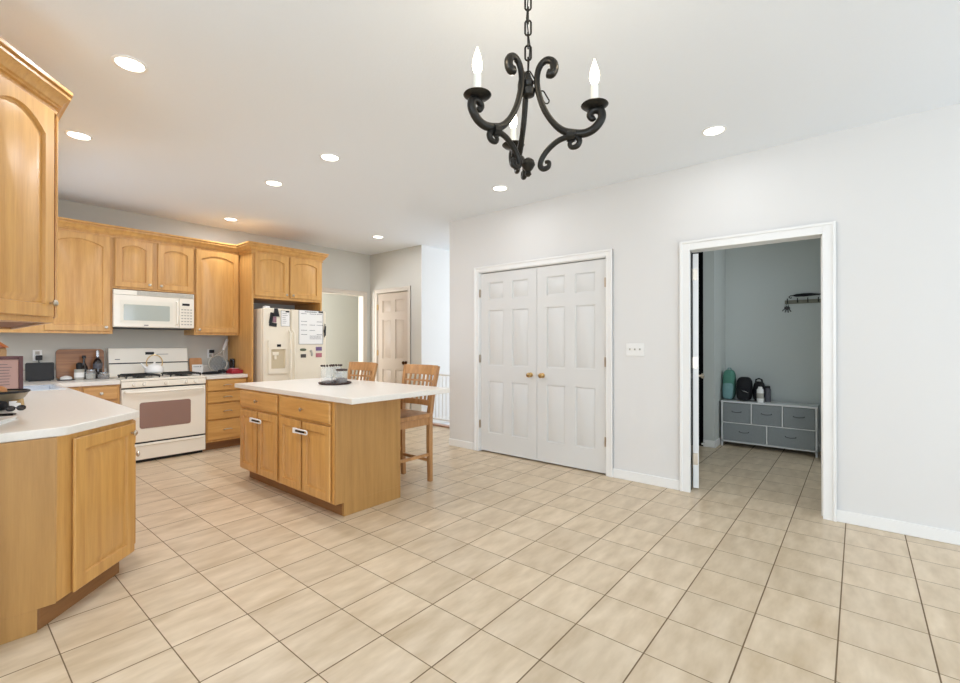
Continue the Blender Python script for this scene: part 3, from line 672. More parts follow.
# ------------------------------------------------------------------ microwave
t = thing('microwave_oven', 'cream over-the-range microwave under the short wall cabinet', 'microwave', (1.222, 6.0, 1.43))
W_ = .752
B().box(0, .02, 0, W_, .398, .40).build('body', M_APPL, t, bev=.003)
dr = B().box(0, 0, .005, .60, .022, .345).build('door', M_APPL, t, bev=.006)
B(RXM).prism(rrect(.055, .535, .045, .29, .012), .0003, .003).build('window_surround', plain('pale_cream_plastic', (232, 228, 212), .3), dr)
B(RXM).prism(rrect(.085, .505, .075, .245, .008), .0032, .005).build('window', M_MWG, dr)
B().tube([(.575, 0, .04), (.575, -.03, .05), (.575, -.036, .17), (.575, -.03, .29), (.575, 0, .30)], .010, 10).build('handle', M_APPL, dr)
B().box(.265, -.0015, .022, .305, .0, .030).build('badge', M_BLACK, dr)
cp = B().box(.602, 0, .005, W_, .022, .345).build('control_panel', M_APPL, t, bev=.005)
B().box(.63, -.002, .262, .705, .001, .288).build('display', M_BLACK, cp)
q = B()
for i in range(4):
    for j in range(6): q.box(.62 + i * .03, -.0015, .04 + j * .034, .64 + i * .03, .001, .052 + j * .034)
q.build('keypad', M_GREYP, cp)
vg = B().box(0, 0, .347, W_, .022, .398).build('vent_panel', M_APPL, t, bev=.004)
q = B()
for j in range(4): q.box(.20, -.0015, .353 + j * .011, W_ - .01, .002, .359 + j * .011)
q.build('vent_slots', plain('vent_grey_plastic', (150, 146, 132), .5), vg)
B().box(.02, .03, -.012, W_ - .02, .38, -.0005).build('underside_filter', M_BLACK, t)

# ------------------------------------------------------------------ refrigerator
FX, FY = 2.575, 5.545
t = thing('refrigerator', 'almond side-by-side refrigerator covered with magnets and papers', 'refrigerator', (FX, FY, 0))
FW = .845
B().box(0, .06, .03, FW, .80, 1.685).build('body', M_FRIDGE, t, bev=.006)
B().box(.02, .05, 0, FW - .02, .78, .03).build('base_grille', M_BLACK, t)
ld = B().box(0, 0, .045, .346, .055, 1.69).build('freezer_door', M_FRIDGE, t, bev=.014)
rd = B().box(.354, 0, .045, FW, .055, 1.69).build('door', M_FRIDGE, t, bev=.014)
for x, d_ in ((.325, ld), (.375, rd)):
    B().tube([(x, 0, .55), (x, -.035, .58), (x, -.045, .75), (x, -.045, 1.2), (x, -.035, 1.38), (x, 0, 1.42)], .011, 10).build('handle', M_FRIDGE, d_)
# dispenser
q = B(RXM).prism(rrect(.05, .30, .885, 1.30, .012), .0005, .024, holes=[list(reversed(rrect(.085, .265, .945, 1.185, .008)))]); q.build('dispenser_bezel', M_FRIDGE, ld)
q = B().box(.080, -.002, .94, .27, -.0004, 1.19).box(.085, -.023, .9455, .265, -.002, .955); q.build('dispenser_recess', M_FRREC, ld)
B().box(.10, -.020, 1.11, .18, -.0021, 1.15).box(.125, -.018, 1.06, .155, -.0021, 1.11).build('dispenser_lever', M_FRIDGE, ld, bev=.003)
B().box(.155, -.0265, 1.215, .205, -.0241, 1.245).build('dispenser_display', M_BLACK, ld)
B().box(.03, .02, 1.6905, .09, .09, 1.715).box(.06, .10, 1.686, .30, .2, 1.70).build('hinge_cover', M_WHITEP, t, bev=.004)
# things stuck on the fridge
def onf(b_, name, mat, label, cat, x, z, group=None, y=-.0008):
    o = b_.build(name, mat); tag(o, label, cat, group, (FX + x, FY + y, z)); return o
def sheet(w, h, th=.003): return B().box(-w / 2, -th, -h / 2, w / 2, 0, h / 2)
wb = thing('whiteboard_calendar', 'large white planner sheet with dark border on the right fridge door', 'whiteboard', (FX + .623, FY - .0008, 1.468))
sheet(.345, .445).build('panel', M_PAPER, wb)
q = B()
for (a0, b0, a1, b1) in ((-.1725, -.2225, .1725, -.2185), (-.1725, .2185, .1725, .2225), (-.1725, -.2185, -.1685, .2185), (.1685, -.2185, .1725, .2185)): q.box(a0, -.005, b0, a1, -.0031, b1)
q.build('border', M_INK, wb)
q = B(); rr = random.Random(3)
for cx in (-.14, -.02, .08):
    for zz in (.175, .075, .03, -.04, -.095):
        if rr.random() < .85:
            x = cx
            while x < cx + .075: l_ = .006 + .012 * rr.random(); q.box(x, -.0042, zz - .003, x + l_, -.0031, zz + .003); x += l_ + .004
for k in range(4):
    x = -.02
    while x < .14: l_ = .006 + .012 * rr.random(); q.box(x, -.0042, -.115 - k * .013, x + l_, -.0031, -.111 - k * .013); x += l_ + .003
x = -.09
while x < .07: l_ = .008 + .012 * rr.random(); q.box(x, -.0042, .196, x + l_, -.0031, .205); x += l_ + .004
q.build('handwriting', M_INK, wb)
B().box(.105, -.012, .195, .165, -.0052, .215).build('clip', M_BLACK, wb, bev=.003)
nb = thing('note_sheet', 'small dark-edged note sheet on the left fridge door', 'paper', (FX + .273, FY - .0008, 1.57))
sheet(.115, .195).build('panel', M_PAPER, nb)
q = B()
for (a0, b0, a1, b1) in ((-.0575, -.0975, .0575, -.0945), (-.0575, .0945, .0575, .0975), (-.0575, -.0945, -.0545, .0945), (.0545, -.0945, .0575, .0945)): q.box(a0, -.005, b0, a1, -.0031, b1)
q.build('border', M_INK, nb)
q = B()
for k in range(6): q.box(-.04, -.0042, .06 - k * .024, -.04 + .03 + .04 * rr.random(), -.0031, .064 - k * .024)
q.build('handwriting', M_INK, nb)
B().box(.0, -.010, .078, .045, -.0052, .094).build('clip', M_BLACK, nb, bev=.002)
mg = thing('clip_magnet', 'black chip-clip magnets holding a small photo on the freezer door', 'magnet', (FX + .135, FY - .0008, 1.56))
B().add([(-.018, 0, .03), (.055, 0, .03), (.036, 0, .13), (-.002, 0, .13), (-.018, -.02, .03), (.055, -.02, .03), (.036, -.012, .13), (-.002, -.012, .13)], [(0, 3, 2, 1), (4, 5, 6, 7), (0, 1, 5, 4), (1, 2, 6, 5), (2, 3, 7, 6), (3, 0, 4, 7)]).build('clip', M_BLACK, mg)
B(Matrix.Rotation(.15, 4, 'Y')).box(-.062, -.012, -.06, -.026, 0, .07).box(-.055, -.01, -.095, .035, 0, -.05).build('clip', M_BLACK, mg)
B().box(-.024, -.004, -.044, .022, 0, .028).build('photo', M_PHOTO, mg)
onf(sheet(.085, .05, .006).box(-.03, -.009, -.01, .03, -.006, .015), 'photo_magnet', M_PURPLE, 'violet photo magnet on the right fridge door, upper right of the small magnets', 'magnet', .735, 1.185, 'small fridge magnets')
onf(sheet(.085, .055, .006).box(-.03, -.009, -.012, .03, -.006, .018), 'photo_magnet', M_PINK, 'pink photo magnet below the violet one on the fridge', 'magnet', .735, 1.10, 'small fridge magnets')
onf(B().blob((0, -.004, 0), (.045, .006, .018), .8), 'leaf_magnet', M_GREENM, 'olive arched magnet, upper left of the small fridge magnets', 'magnet', .51, 1.175, 'small fridge magnets')
onf(sheet(.07, .045, .006).box(-.02, -.009, -.02, .0, -.006, .012), 'photo_magnet', plain('dark_photo_print', (74, 66, 60), .5, noise=.6, nscale=70), 'dark brown photo magnet, lower left of the small fridge magnets', 'magnet', .515, 1.095, 'small fridge magnets')
onf(B().blob((0, -.004, .02), (.02, .006, .018), .9).blob((.012, -.004, -.02), (.016, .006, .028), .9), 'figure_magnet', M_GREYP, 'grey figure-shaped magnet, centre of the small fridge magnets', 'magnet', .622, 1.135, 'small fridge magnets')
onf(B().box(-.012, -.015, -.03, .008, 0, .01).tube([(-.006, -.01, -.09), (.0, -.012, .09)], .006, 8).tube([(.008, -.01, -.07), (.010, -.012, .06)], .006, 8), 'pen_holder', M_BLACK, 'black pens clipped on the right edge of the fridge door', 'pen holder', .82, 1.43)

# ------------------------------------------------------------------ items on the back counter
Zc = CT + .0005
BKY = WY - .021
def leanM(x, y, z, tilt): return Matrix.Translation((x, y, z)) @ Matrix.Rotation(-tilt, 4, 'X')
o = B(leanM(0, 0, 0, .10) @ RXM).prism(rrect(-.195, .195, .003, .315, .035), 0, .02).build('cutting_board', M_BOARD, bev=.003)
tag(o, 'large dark bamboo cutting board leaning on the wall left of the range', 'cutting board', None, (1.02, BKY - .014, Zc))
t = thing('smart_speaker', 'black rectangular tablet-like speaker on the counter under the left outlet', 'speaker', (.70, BKY - .075, Zc))
B(leanM(0, 0, 0, .15) @ RXM).prism(rrect(-.105, .105, .006, .185, .014), 0, .014).build('screen', M_BLACK, t, bev=.002)
B().add([(-.08, -.005, 0), (.08, -.005, 0), (.08, .06, 0), (-.08, .06, 0), (-.08, .012, .12), (.08, .012, .12)], [(0, 3, 2, 1), (0, 1, 5, 4), (2, 3, 4, 5), (1, 2, 5), (3, 0, 4)]).build('body', M_BLACK, t)
def outlet(label, x, z, plug=True):
    t = thing('wall_outlet', label, 'outlet', (x, WY - .0005, z), 0, 'kitchen wall outlets')
    B().box(-.035, -.006, -.057, .035, 0, .057).build('cover_plate', M_WHITEP, t, bev=.003)
    B().box(-.016, -.008, .008, .016, -.0055, .042).box(-.016, -.008, -.042, .016, -.0055, -.008).build('socket', M_GREYP, t)
    return t
outlet('left kitchen outlet with black plug, above the black speaker', .69, 1.135)
pl = thing('power_plug', 'black power adapter plugged in the left outlet with hanging cord', 'plug', (.70, WY - .009, 1.115))
B().box(-.024, -.035, -.028, .024, 0, .022).build('adapter', M_BLACK, pl, bev=.005)
B().tube([(0, -.02, -.025), (-.004, -.022, -.045), (.01, -.045, -.06), (.0, -.05, -.075)], .004, 6).build('cord', M_BLACK, pl)
outlet('right kitchen outlet with black plug, behind the round racket', 2.29, 1.125)
pl = thing('power_plug', 'small black adapter plugged in the outlet right of the range', 'plug', (2.30, WY - .009, 1.155))
B().box(-.024, -.04, -.02, .024, 0, .02).build('adapter', M_BLACK, pl, bev=.005)
# bottles and jars in front of the bamboo board
def bottle(name, label, loc, prof, mat, extra=(), group='bottles and jars beside the range'):
    t = thing(name, label, 'bottle' if 'bottle' in name else 'jar', loc, 0, group)
    k_ = 1.28; sc = lambda P: [(a * 1.12, b_ * k_) for a, b_ in P]
    B().lathe(sc(prof), n=18).build('body', mat, t)
    for nm, pr, m in extra: B().lathe(sc(pr), n=18).build(nm, m, t)
    return t
bottle('butter_dish', 'small white lidded dish in front of the bamboo board', (.885, 6.235, Zc), [(.06, 0), (.062, .006), (.02, .007)], M_BLACK, [('lid', [(.042, .0075), (.042, .022), (.03, .03), (.008, .036)], M_WHITEP)])
bottle('utensil_crock', 'pale grey cup with black pump in front of the bamboo board', (.985, 6.22, Zc), [(.036, 0), (.037, .01), (.037, .082), (.034, .085)], M_GREYP, [('cap', [(.024, .0855), (.024, .13), (.01, .14)], M_BLACK), ('label', [(.0375, .02), (.0375, .06)], M_PAPER)])
bottle('oil_bottle', 'slim black-topped oil bottle behind the glass jar', (1.035, 6.30, Zc), [(.026, 0), (.027, .01), (.027, .10), (.010, .135), (.009, .17)], M_AMBER, [('stopper', [(.016, .1705), (.016, .185), (.012, .195)], M_BLACK)])
bottle('glass_jar', 'short clear glass jar with pale contents beside the grey cup', (1.075, 6.21, Zc), [(.036, 0), (.04, .008), (.04, .06), (.03, .07)], M_GLASS, [('contents', [(.034, .004), (.036, .045), (.01, .048)], M_GREYP), ('lid', [(.033, .0705), (.033, .08), (.01, .082)], M_STEEL)])
bottle('wine_bottle', 'tall dark bottle with cork top, tallest of the bottles left of the range', (1.145, 6.285, Zc), [(.034, 0), (.036, .01), (.036, .13), (.028, .155), (.013, .17), (.012, .225)], M_AMBER, [('neck_wrap', [(.0135, .18), (.0135, .225), (.008, .24)], M_STEEL), ('label', [(.0366, .085), (.0366, .125)], M_INK)])
bottle('glass_jar', 'low clear glass jar with brown contents at the range edge', (1.175, 6.17, Zc), [(.04, 0), (.045, .008), (.045, .035), (.03, .045)], M_GLASS, [('contents', [(.038, .003), (.041, .025), (.01, .028)], M_COFFEE), ('lid', [(.033, .0455), (.033, .055), (.01, .058)], M_STEEL)])
# right of the range
o = B(leanM(0, 0, 0, .12) @ RXM).prism(rrect(-.07, .07, .003, .195, .02), 0, .018).build('cutting_board', M_BOARD2, bev=.003)
tag(o, 'small light wooden board leaning on the wall right of the range', 'cutting board', None, (2.108, BKY - .03, Zc))
t = thing('recipe_card', 'white card standing in front of the small wooden board', 'card', (2.115, BKY - .075, Zc))
B(leanM(0, 0, 0, .1)).box(-.06, -.004, 0, .06, 0, .115).build('sheet', M_PAPER, t)
B(leanM(0, 0, 0, .1)).box(-.045, -.0055, .085, .02, -.0041, .09).box(.03, -.0055, .082, .04, -.0041, .094).build('print', M_INK, t)
t = thing('bug_zapper_racket', 'grey racket with round mesh head leaning on the right kitchen wall', 'racket', (2.325, 6.24, Zc), 0)
Mr = Matrix.Translation((0, 0, .118)) @ Matrix.Rotation(-.22, 4, 'X') @ Matrix.Rotation(.40, 4, 'Y')
ring = [(.105 * math.cos(a), 0, .11 * math.sin(a)) for a in [2 * PI * k / 28 for k in range(28)]]
B(Mr).tube(ring, .012, 8, closed=True).tube([(-.05, 0, .10), (-.012, 0, .17), (0, 0, .2)], .012, 8).tube([(.05, 0, .10), (.012, 0, .17), (0, 0, .2)], .012, 8).build('frame', M_GREYP, t)
B(Mr).tube([(0, 0, .19), (0, 0, .24), (0, 0, .33), (0, 0, .345)], [.014, .019, .020, .013], 12).build('handle', M_PAPER, t)
q = B(Mr)
for k in range(-6, 7):
    x = k * .0155; h = math.sqrt(max(0, 1 - (x / .105) ** 2)); q.box(x - .003, -.001, -.11 * h, x + .003, .001, .11 * h); q.box(-.105 * h, .002, x - .003, .105 * h, .004, x + .003)
q.build('mesh', M_GREYF, t)
t = thing('oven_mitt', 'black oven mitt lying on the counter right of the range', 'oven mitt', (2.215, 6.11, Zc), .2)
B().blob((0, 0, .016), (.115, .055, .016), .75).blob((.10, -.03, .03), (.045, .04, .022), .8).blob((-.06, .06, .013), (.035, .02, .012), .8).build('fabric', M_BLKF, t)
t = thing('picture_frame', 'small grey picture frame at the right end of the back counter', 'picture frame', (2.455, 6.33, Zc), 0)
q = B(leanM(0, 0, 0, .12)).box(-.045, -.012, 0, -.035, 0, .155).box(.035, -.012, 0, .045, 0, .155).box(-.035, -.012, 0, .035, 0, .012).box(-.035, -.012, .143, .035, 0, .155); q.build('frame', M_STEEL, t)
B(leanM(0, 0, 0, .12)).box(-.035, -.006, .012, .035, -.002, .143).build('print', plain('grey_print', (150, 150, 144), .5, noise=.5), t)
tag(B().box(-.008, -.06, 0, .008, .06, .18).build('thin_book', M_AMBER, bev=.002), 'thin dark book standing against the fridge panel', 'book', None, (2.487, 6.22, Zc))
t = thing('red_box', 'glossy red package with pale stripe on the counter by the fridge panel', 'box', (2.43, 6.02, Zc), .0)
B().box(-.065, -.10, 0, .065, .08, .045).blob((-.01, -.01, .05), (.058, .075, .014), .6).build('carton', M_RED, t, bev=.008)
B().box(-.045, -.06, .064, .035, -.02, .0675).box(-.045, .01, .064, .035, .03, .0665).build('stripe', plain('pale_pink_print', (236, 190, 196), .4), t)

# ------------------------------------------------------------------ items on the sink counter
t = thing('picture_frame', 'maroon framed print standing beside the sink', 'picture frame', (.335, 5.0, Zc), 0)
q = B(leanM(0, 0, 0, .06)); q.box(-.125, -.015, 0, -.10, 0, .28).box(.10, -.015, 0, .125, 0, .28).box(-.10, -.015, 0, .10, 0, .022).box(-.10, -.015, .255, .10, 0, .28); q.build('frame', M_MAROON, t, bev=.002)
B(leanM(0, 0, 0, .06)).box(-.10, -.008, .022, .10, -.003, .255).build('print', M_MAT, t)
q = B(leanM(0, 0, 0, .06))
for k in range(8): q.box(-.075, -.0095, .06 + k * .022, .04 + .03 * rr.random(), -.0081, .064 + k * .022)
q.build('lettering', M_INK, t)
t = thing('wicker_canister', 'wicker canister with flared rose-copper lid behind the maroon frame', 'canister', (.30, 5.26, Zc), 0)
B().lathe([(.07, 0), (.085, .02), (.09, .32), (.085, .34)], n=24).build('basket', M_WICKER, t)
B().lathe([(.09, .341), (.105, .345), (.06, .385), (.04, .40), (.038, .425), (.012, .43), (.010, .445), (.026, .455), (.030, .47), (.01, .485)], n=24).build('lid', M_COPPER, t)
t = thing('bread_bowl', 'olive bowl with dark rim holding bread on the left counter', 'bowl', (.262, 3.93, Zc), 0)
B().lathe([(.06, 0), (.075, .01), (.11, .055), (.128, .088), (.120, .088), (.10, .055), (.065, .02), (.02, .016)], n=28).build('bowl', M_BOWL, t)
B().tube([(.126 * math.cos(a), .126 * math.sin(a), .09) for a in [2 * PI * k / 28 for k in range(28)]], .007, 6, closed=True).build('rim', M_BLACK, t)
tag(B().blob((0, 0, 0), (.062, .085, .038), .85, wob=.04).build('bread_loaf', M_BREAD), 'golden round bread loaf sitting in the olive bowl', 'bread', None, (.235, 3.93, Zc + .09))
tag(B(Matrix.Rotation(.5, 4, 'Z')).add([(-.045, 0, 0), (.045, 0, 0), (.05, .06, .0), (-.05, .06, 0), (-.04, .012, .055), (.04, .004, .05), (.03, .055, .045)], [(0, 1, 5, 4), (0, 4, 3), (4, 5, 6), (1, 2, 6, 5), (3, 4, 6), (2, 3, 6), (0, 3, 2, 1)]).build('paper_bag', M_YELL), 'crumpled yellow paper bag beside the olive bowl', 'paper bag', None, (.352, 3.79, Zc), .9)
tag(B(leanM(0, 0, 0, .5)).box(-.024, -.002, 0, .024, 0, .05).build('note_card', M_PAPER), 'white note card propped against the olive bowl', 'card', None, (.312, 3.735, Zc))
t = thing('sunglasses', 'black sunglasses lying on the counter before the olive bowl', 'sunglasses', (.305, 3.62, Zc), .3); t.scale = (.75, .75, .75)
B().tube([(-.03 + .026 * math.cos(a), .0, .022 + .018 * math.sin(a)) for a in [2 * PI * k / 14 for k in range(14)]], .003, 6, closed=True).tube([(.03 + .026 * math.cos(a), .0, .022 + .018 * math.sin(a)) for a in [2 * PI * k / 14 for k in range(14)]], .003, 6, closed=True).tube([(-.005, 0, .026), (.005, 0, .026)], .003, 6).build('frame', M_BLACK, t)
for s_ in (-1, 1): B().tube([(.056 * s_, 0, .024), (.058 * s_, .06, .012), (.05 * s_, .10, .004)], .0028, 6).build('temple', M_BLACK, t)
B().blob((-.03, 0, .022), (.024, .002, .017), .9).blob((.03, 0, .022), (.024, .002, .017), .9).build('lens', M_AMBER, t)
tag(B().blob((0, 0, .026), (.045, .055, .026), .6).build('black_pouch', M_BLKF), 'black pouch at the very left edge of the counter', 'pouch', None, (.238, 3.73, Zc))
tag(B().tube([(-.03, .06, .004), (.0, .02, .004), (.045, .0, .004), (.03, -.04, .004), (-.01, -.03, .004), (-.04, -.07, .004)], .004, 6).build('charging_cable', M_BLACK), 'short black cable lying behind the white binder', 'cable', None, (.245, 3.45, Zc))
t = thing('white_binder', 'white binder whose corner shows at the left edge of the counter', 'binder', (.10, 3.13, Zc), -.42)
B().box(-.13, -.15, 0, .13, .15, .004).box(-.13, -.15, .016, .13, .15, .020).box(-.134, -.15, 0, -.13, .15, .02).build('cover', M_WHITEP, t, bev=.001)
B().box(-.128, -.145, .0042, .122, .145, .0158).build('pages', M_PAPER, t)

# ------------------------------------------------------------------ tray with jars on the island
ZI = CT + .0005
t = thing('serving_tray', 'round dark walnut tray on the island countertop', 'tray', (2.40, 3.74, ZI))
B().lathe([(.125, 0), (.138, .004), (.140, .012), (.136, .013), (.130, .008), (.01, .008)], n=32).build('plate', M_TRAYW, t)
q = B()
for k in range(26):
    a = 2 * PI * k / 26
    q.blob((.138 * math.cos(a), .138 * math.sin(a), .014), (.011, .011, .008), .9, 8, 6)
q.build('beaded_edge', M_TRAYW, t)
def jar(name, label, loc, r, h, lidm, fill, fillm):
    t = thing(name, label, 'jar', loc, 0, 'glass jars on the island tray')
    B().lathe([(r * .96, 0), (r, .006), (r, h * .88), (r * .86, h * .95), (r * .86, h)], n=24).build('glass', M_GLASS, t)
    if fill: B().lathe([(r * .9, .003), (r * .93, .01), (r * .93, fill), (r * .3, fill + .008)], n=20).build('contents', fillm, t)
    if lidm: B().lathe([(r * .95, h + .0005), (r * .98, h + .006), (r * .98, h + .016), (r * .3, h + .02)], n=24).build('lid', lidm, t)
    return t
def rimjar(t, r, h):
    q = B()
    for k in range(12):
        a = 2 * PI * k / 12; q.blob((r * .94 * math.cos(a), r * .94 * math.sin(a), h + .008), (.009, .009, .009), .9, 8, 6)
    q.build('beaded_rim', M_TRAYW, t)
t = jar('candle_jar', 'tall clear glass jar with dark beaded rim, left on the walnut tray', (2.331, 3.76, ZI + .0085), .054, .155, None, .02, M_COFFEE); rimjar(t, .054, .155)
t = jar('candle_jar', 'tall clear glass jar with beaded rim behind the lidded jar', (2.445, 3.79, ZI + .0085), .05, .155, None, .02, M_COFFEE); rimjar(t, .05, .155)
jar('glass_canister', 'shorter glass canister with dark lid and brown filling on the tray', (2.435, 3.685, ZI + .0085), .052, .115, M_TRAYW, .045, M_COFFEE)

# ------------------------------------------------------------------ bar stools (front faces local -Y ; back at +Y)
def stool(label, loc, rz):
    t = thing('bar_stool', label, 'bar stool', loc, rz, 'lattice back bar stools')
    W2 = .188
    def back(z): return .0 + max(0, z - .60) ** 1.35 * .22
    for s_ in (-1, 1):
        B().tube([(s_ * (W2 - .005), .012, 0), (s_ * W2, 0, .30), (s_ * W2, 0, .60), (s_ * (W2 + .012), back(.8), .8), (s_ * (W2 + .034), back(1.05), 1.05)], [.026, .030, .031, .027, .022], 4).build('rear_leg', M_STOOL, t, bev=.003)
        B().tube([(s_ * (W2 + .005), -.395, 0), (s_ * W2, -.385, .57)], [.024, .030], 4).build('front_leg', M_STOOL, t, bev=.003)
        B().box(s_ * W2 - .009, -.385, .52, s_ * W2 + .009, 0, .585).build('apron', M_STOOL, t, bev=.002)
        B().box(s_ * W2 - .008, -.385, .235, s_ * W2 + .008, 0, .262).build('stretcher', M_STOOL, t, bev=.002)
    for y in (-.385, 0): B().box(-W2, y - .009, .52, W2, y + .009, .585).build('apron', M_STOOL, t, bev=.002)
    B().box(-W2, -.393, .30, W2, -.375, .33).build('foot_rail', M_STOOL, t, bev=.002)
    B().box(-W2, -.008, .18, W2, .008, .207).build('stretcher', M_STOOL, t, bev=.002)
    # saddle seat
    nx, ny = 12, 10; vs = []; fs = []
    for lay in (0, 1):
        for j in range(ny + 1):
            for i in range(nx + 1):
                u = i / nx * 2 - 1; v = j / ny * 2 - 1
                wd = .225 + .01 * (-v); x = u * wd; y = -.20 + v * .215 - (.02 * (1 - u * u) if v < -.9 else 0)
                zt = .628 - .014 * (1 - u * u) * (1 - v * v)
                vs.append((x, y, zt if lay else .588))
    k = (nx + 1) * (ny + 1)
    for j in range(ny):
        for i in range(nx):
            a = j * (nx + 1) + i; fs.append((a, a + nx + 1, a + nx + 2, a + 1)); fs.append((a + k, a + 1 + k, a + nx + 2 + k, a + nx + 1 + k))
    for i in range(nx): fs.append((i, i + 1, i + 1 + k, i + k)); a = ny * (nx + 1) + i; fs.append((a + 1, a, a + k, a + 1 + k))
    for j in range(ny): a = j * (nx + 1); bq = a + nx + 1; fs.append((bq, a, a + k, bq + k)); a = j * (nx + 1) + nx; bq = a + nx + 1; fs.append((a, bq, bq + k, a + k))
    B().add(vs, fs).build('seat', M_STOOL, t, bev=.006)
    # curved back rails
    def rail(z0, z1, th=.018, wf=0):
        n = 10; vs = []; fs = []
        for i in range(n + 1):
            u = i / n * 2 - 1
            for (z, dy) in ((z0, -th / 2), (z0, th / 2), (z1, th / 2), (z1, -th / 2)):
                wd = (W2 - .006) + .030 * max(0, (z - .65)) / .4; cy = back(z) + .028 * (1 - u * u)
                vs.append((u * wd, cy + dy, z))
        for i in range(n):
            a = i * 4
            for q in range(4): fs.append((a + q, a + (q + 1) % 4, a + 4 + (q + 1) % 4, a + 4 + q))
        fs.append((0, 1, 2, 3)); fs.append((n * 4 + 3, n * 4 + 2, n * 4 + 1, n * 4))
        return vs, fs
    B().add(*rail(.965, 1.055, .022)).build('top_rail', M_STOOL, t, bev=.003)
    B().add(*rail(.685, .735, .02)).build('lower_rail', M_STOOL, t, bev=.003)
    q = B()
    for z in (.782, .840, .900): q.add(*rail(z, z + .017, .012))
    for i in range(1, 7):
        u = i / 7 * 2 - 1; x = u * (W2 + .012)
        for za, zb in ((.73, .85), (.85, .968)):
            ya = back(za) + .028 * (1 - u * u); yb_ = back(zb) + .028 * (1 - u * u)
            q.add([(x - .010, ya - .006, za), (x + .010, ya - .006, za), (x + .010, ya + .006, za), (x - .010, ya + .006, za), (x - .009, yb_ - .006, zb), (x + .009, yb_ - .006, zb), (x + .009, yb_ + .006, zb), (x - .009, yb_ + .006, zb)], [(0, 3, 2, 1), (4, 5, 6, 7), (0, 1, 5, 4), (1, 2, 6, 5), (2, 3, 7, 6), (3, 0, 4, 7)])
    q.build('lattice', M_STOOL, t)
    return t
s1 = stool('lattice-back wooden bar stool at the near end of the island', (2.905, 3.195, 0), -PI / 2)
dup(s1, 'lattice-back wooden bar stool at the far end, half hidden by the island', (2.90, 4.10, 0), -PI / 2)

# ------------------------------------------------------------------ railing and stair nosing
t = thing('stair_railing', 'white railing with thin balusters in front of the bright stairwell', 'railing', (4.965, 4.5, 0))
B().box(-.015, -2.4, .765, .015, .61, .79).build('top_rail', M_TRIM, t, bev=.004)
B().box(-.012, -2.4, .085, .012, .61, .11).build('bottom_rail', M_TRIM, t, bev=.003)
for k in range(27):
    y = .58 - k * .075
    if y < -.75: break
    B().cyl((0, y, .11), (0, y, .765), .007, n=8).build('baluster', M_TRIM, t)
for y in (.60, -.75): B().box(-.016, y - .012, 0.0255, .016, y + .012, .765).build('post', M_TRIM, t)
S_(B().box(4.90, 1.95, .0005, 5.0, 5.118, .025), 'trim_1', M_NOSE, 'wooden nosing strip under the white railing', 'trim', bev=.006)

# ------------------------------------------------------------------ wall switch
t = thing('light_switch', 'white triple toggle switch plate on the wall between closet and doorway', 'light switch', (WX - .0005, 1.562, 1.20), -PI / 2)
B().box(-.083, -.006, -.058, .083, 0, .058).build('cover_plate', M_WHITEP, t, bev=.003)
for x in (-.046, 0, .046): B().box(x - .006, -.016, -.004, x + .006, -.0055, .012).build('toggle', M_GREYP, t, bev=.001)

# ------------------------------------------------------------------ mudroom things
t = thing('dresser', 'low grey fabric dresser with white frame and five drawers', 'dresser', (6.235, 1.30, 0), -PI / 2)
DW, DD, DH = .955, .33, .555
q = B()
for x in (0, DW - .018):
    for y in (0, DD - .018): q.box(x, y, 0, x + .018, y + .018, DH - .02)
q.box(0, 0, .055, DW, .018, .07).box(0, DD - .018, .055, DW, DD, .07).box(0, 0, .285, DW, .012, .297).box(.315, .001, .297, .328, .016, DH - .02).box(.625, .001, .297, .638, .016, DH - .02).box(.47, .001, .07, .485, .016, .285)
for x in (0, DW - .018):
    q.box(x, .018, .055, x + .018, DD - .018, .07)
q.build('frame', M_WHITEM, t, bev=.001)
B().box(-.004, -.006, DH - .02, DW + .004, DD, DH).build('top', M_WHITEM, t, bev=.002)
def bin_(x0, x1, z0, z1):
    d = B().box(x0, .004, z0, x1, DD - .03, z1).build('drawer', M_GREYF, t, bev=.006)
    xc = (x0 + x1) / 2; zc = z0 + (z1 - z0) * .55
    B().tube([(xc - .05, .004, zc + .006), (xc - .045, -.012, zc), (xc, -.016, zc - .006), (xc + .045, -.012, zc), (xc + .05, .004, zc + .006)], .0045, 6).build('pull', M_INK, d)
bin_(.021, .312, .30, .53); bin_(.331, .622, .30, .53); bin_(.641, .934, .30, .53); bin_(.021, .467, .073, .282); bin_(.488, .934, .073, .282)
ZD = DH + .0005
t = thing('backpack', 'teal backpack leaning at the left end of the dresser', 'backpack', (6.42, 1.245, ZD), -PI / 2)
B().blob((0, 0, .185), (.068, .09, .185), .55, 20, 14).build('main_bag', M_TEAL, t)
B().blob((.0, -.075, .11), (.06, .04, .10), .5, 16, 10).build('front_pocket', M_TEAL2, t)
B().tube([(-.02, .02, .36), (-.015, .0, .39), (.015, .0, .39), (.02, .02, .36)], .006, 6).build('top_loop', M_TEAL2, t)
t = thing('backpack', 'black backpack beside the teal one on the dresser', 'backpack', (6.40, 1.075, ZD), -PI / 2)
B().blob((0, 0, .145), (.085, .09, .145), .6, 20, 14).build('main_bag', M_BLKF, t)
B().blob((.0, -.075, .085), (.07, .045, .08), .55, 16, 10).build('front_pocket', M_BLKF, t)
B().tube([(-.01, -.115, .13), (.03, -.122, .12), (.055, -.11, .105)], .004, 6).build('zip', M_STEEL, t)
t = thing('tote_bag', 'black bag slumped between the black backpack and white bottle', 'bag', (6.42, .925, ZD), -PI / 2)
B().blob((0, 0, .12), (.06, .08, .12), .6, 18, 12, wob=.05).build('bag', M_BLKF, t)
B().tube([(-.035, 0, .22), (-.03, 0, .262), (.0, 0, .275), (.03, 0, .262), (.035, 0, .22)], .009, 8).build('handle', M_BLKF, t)
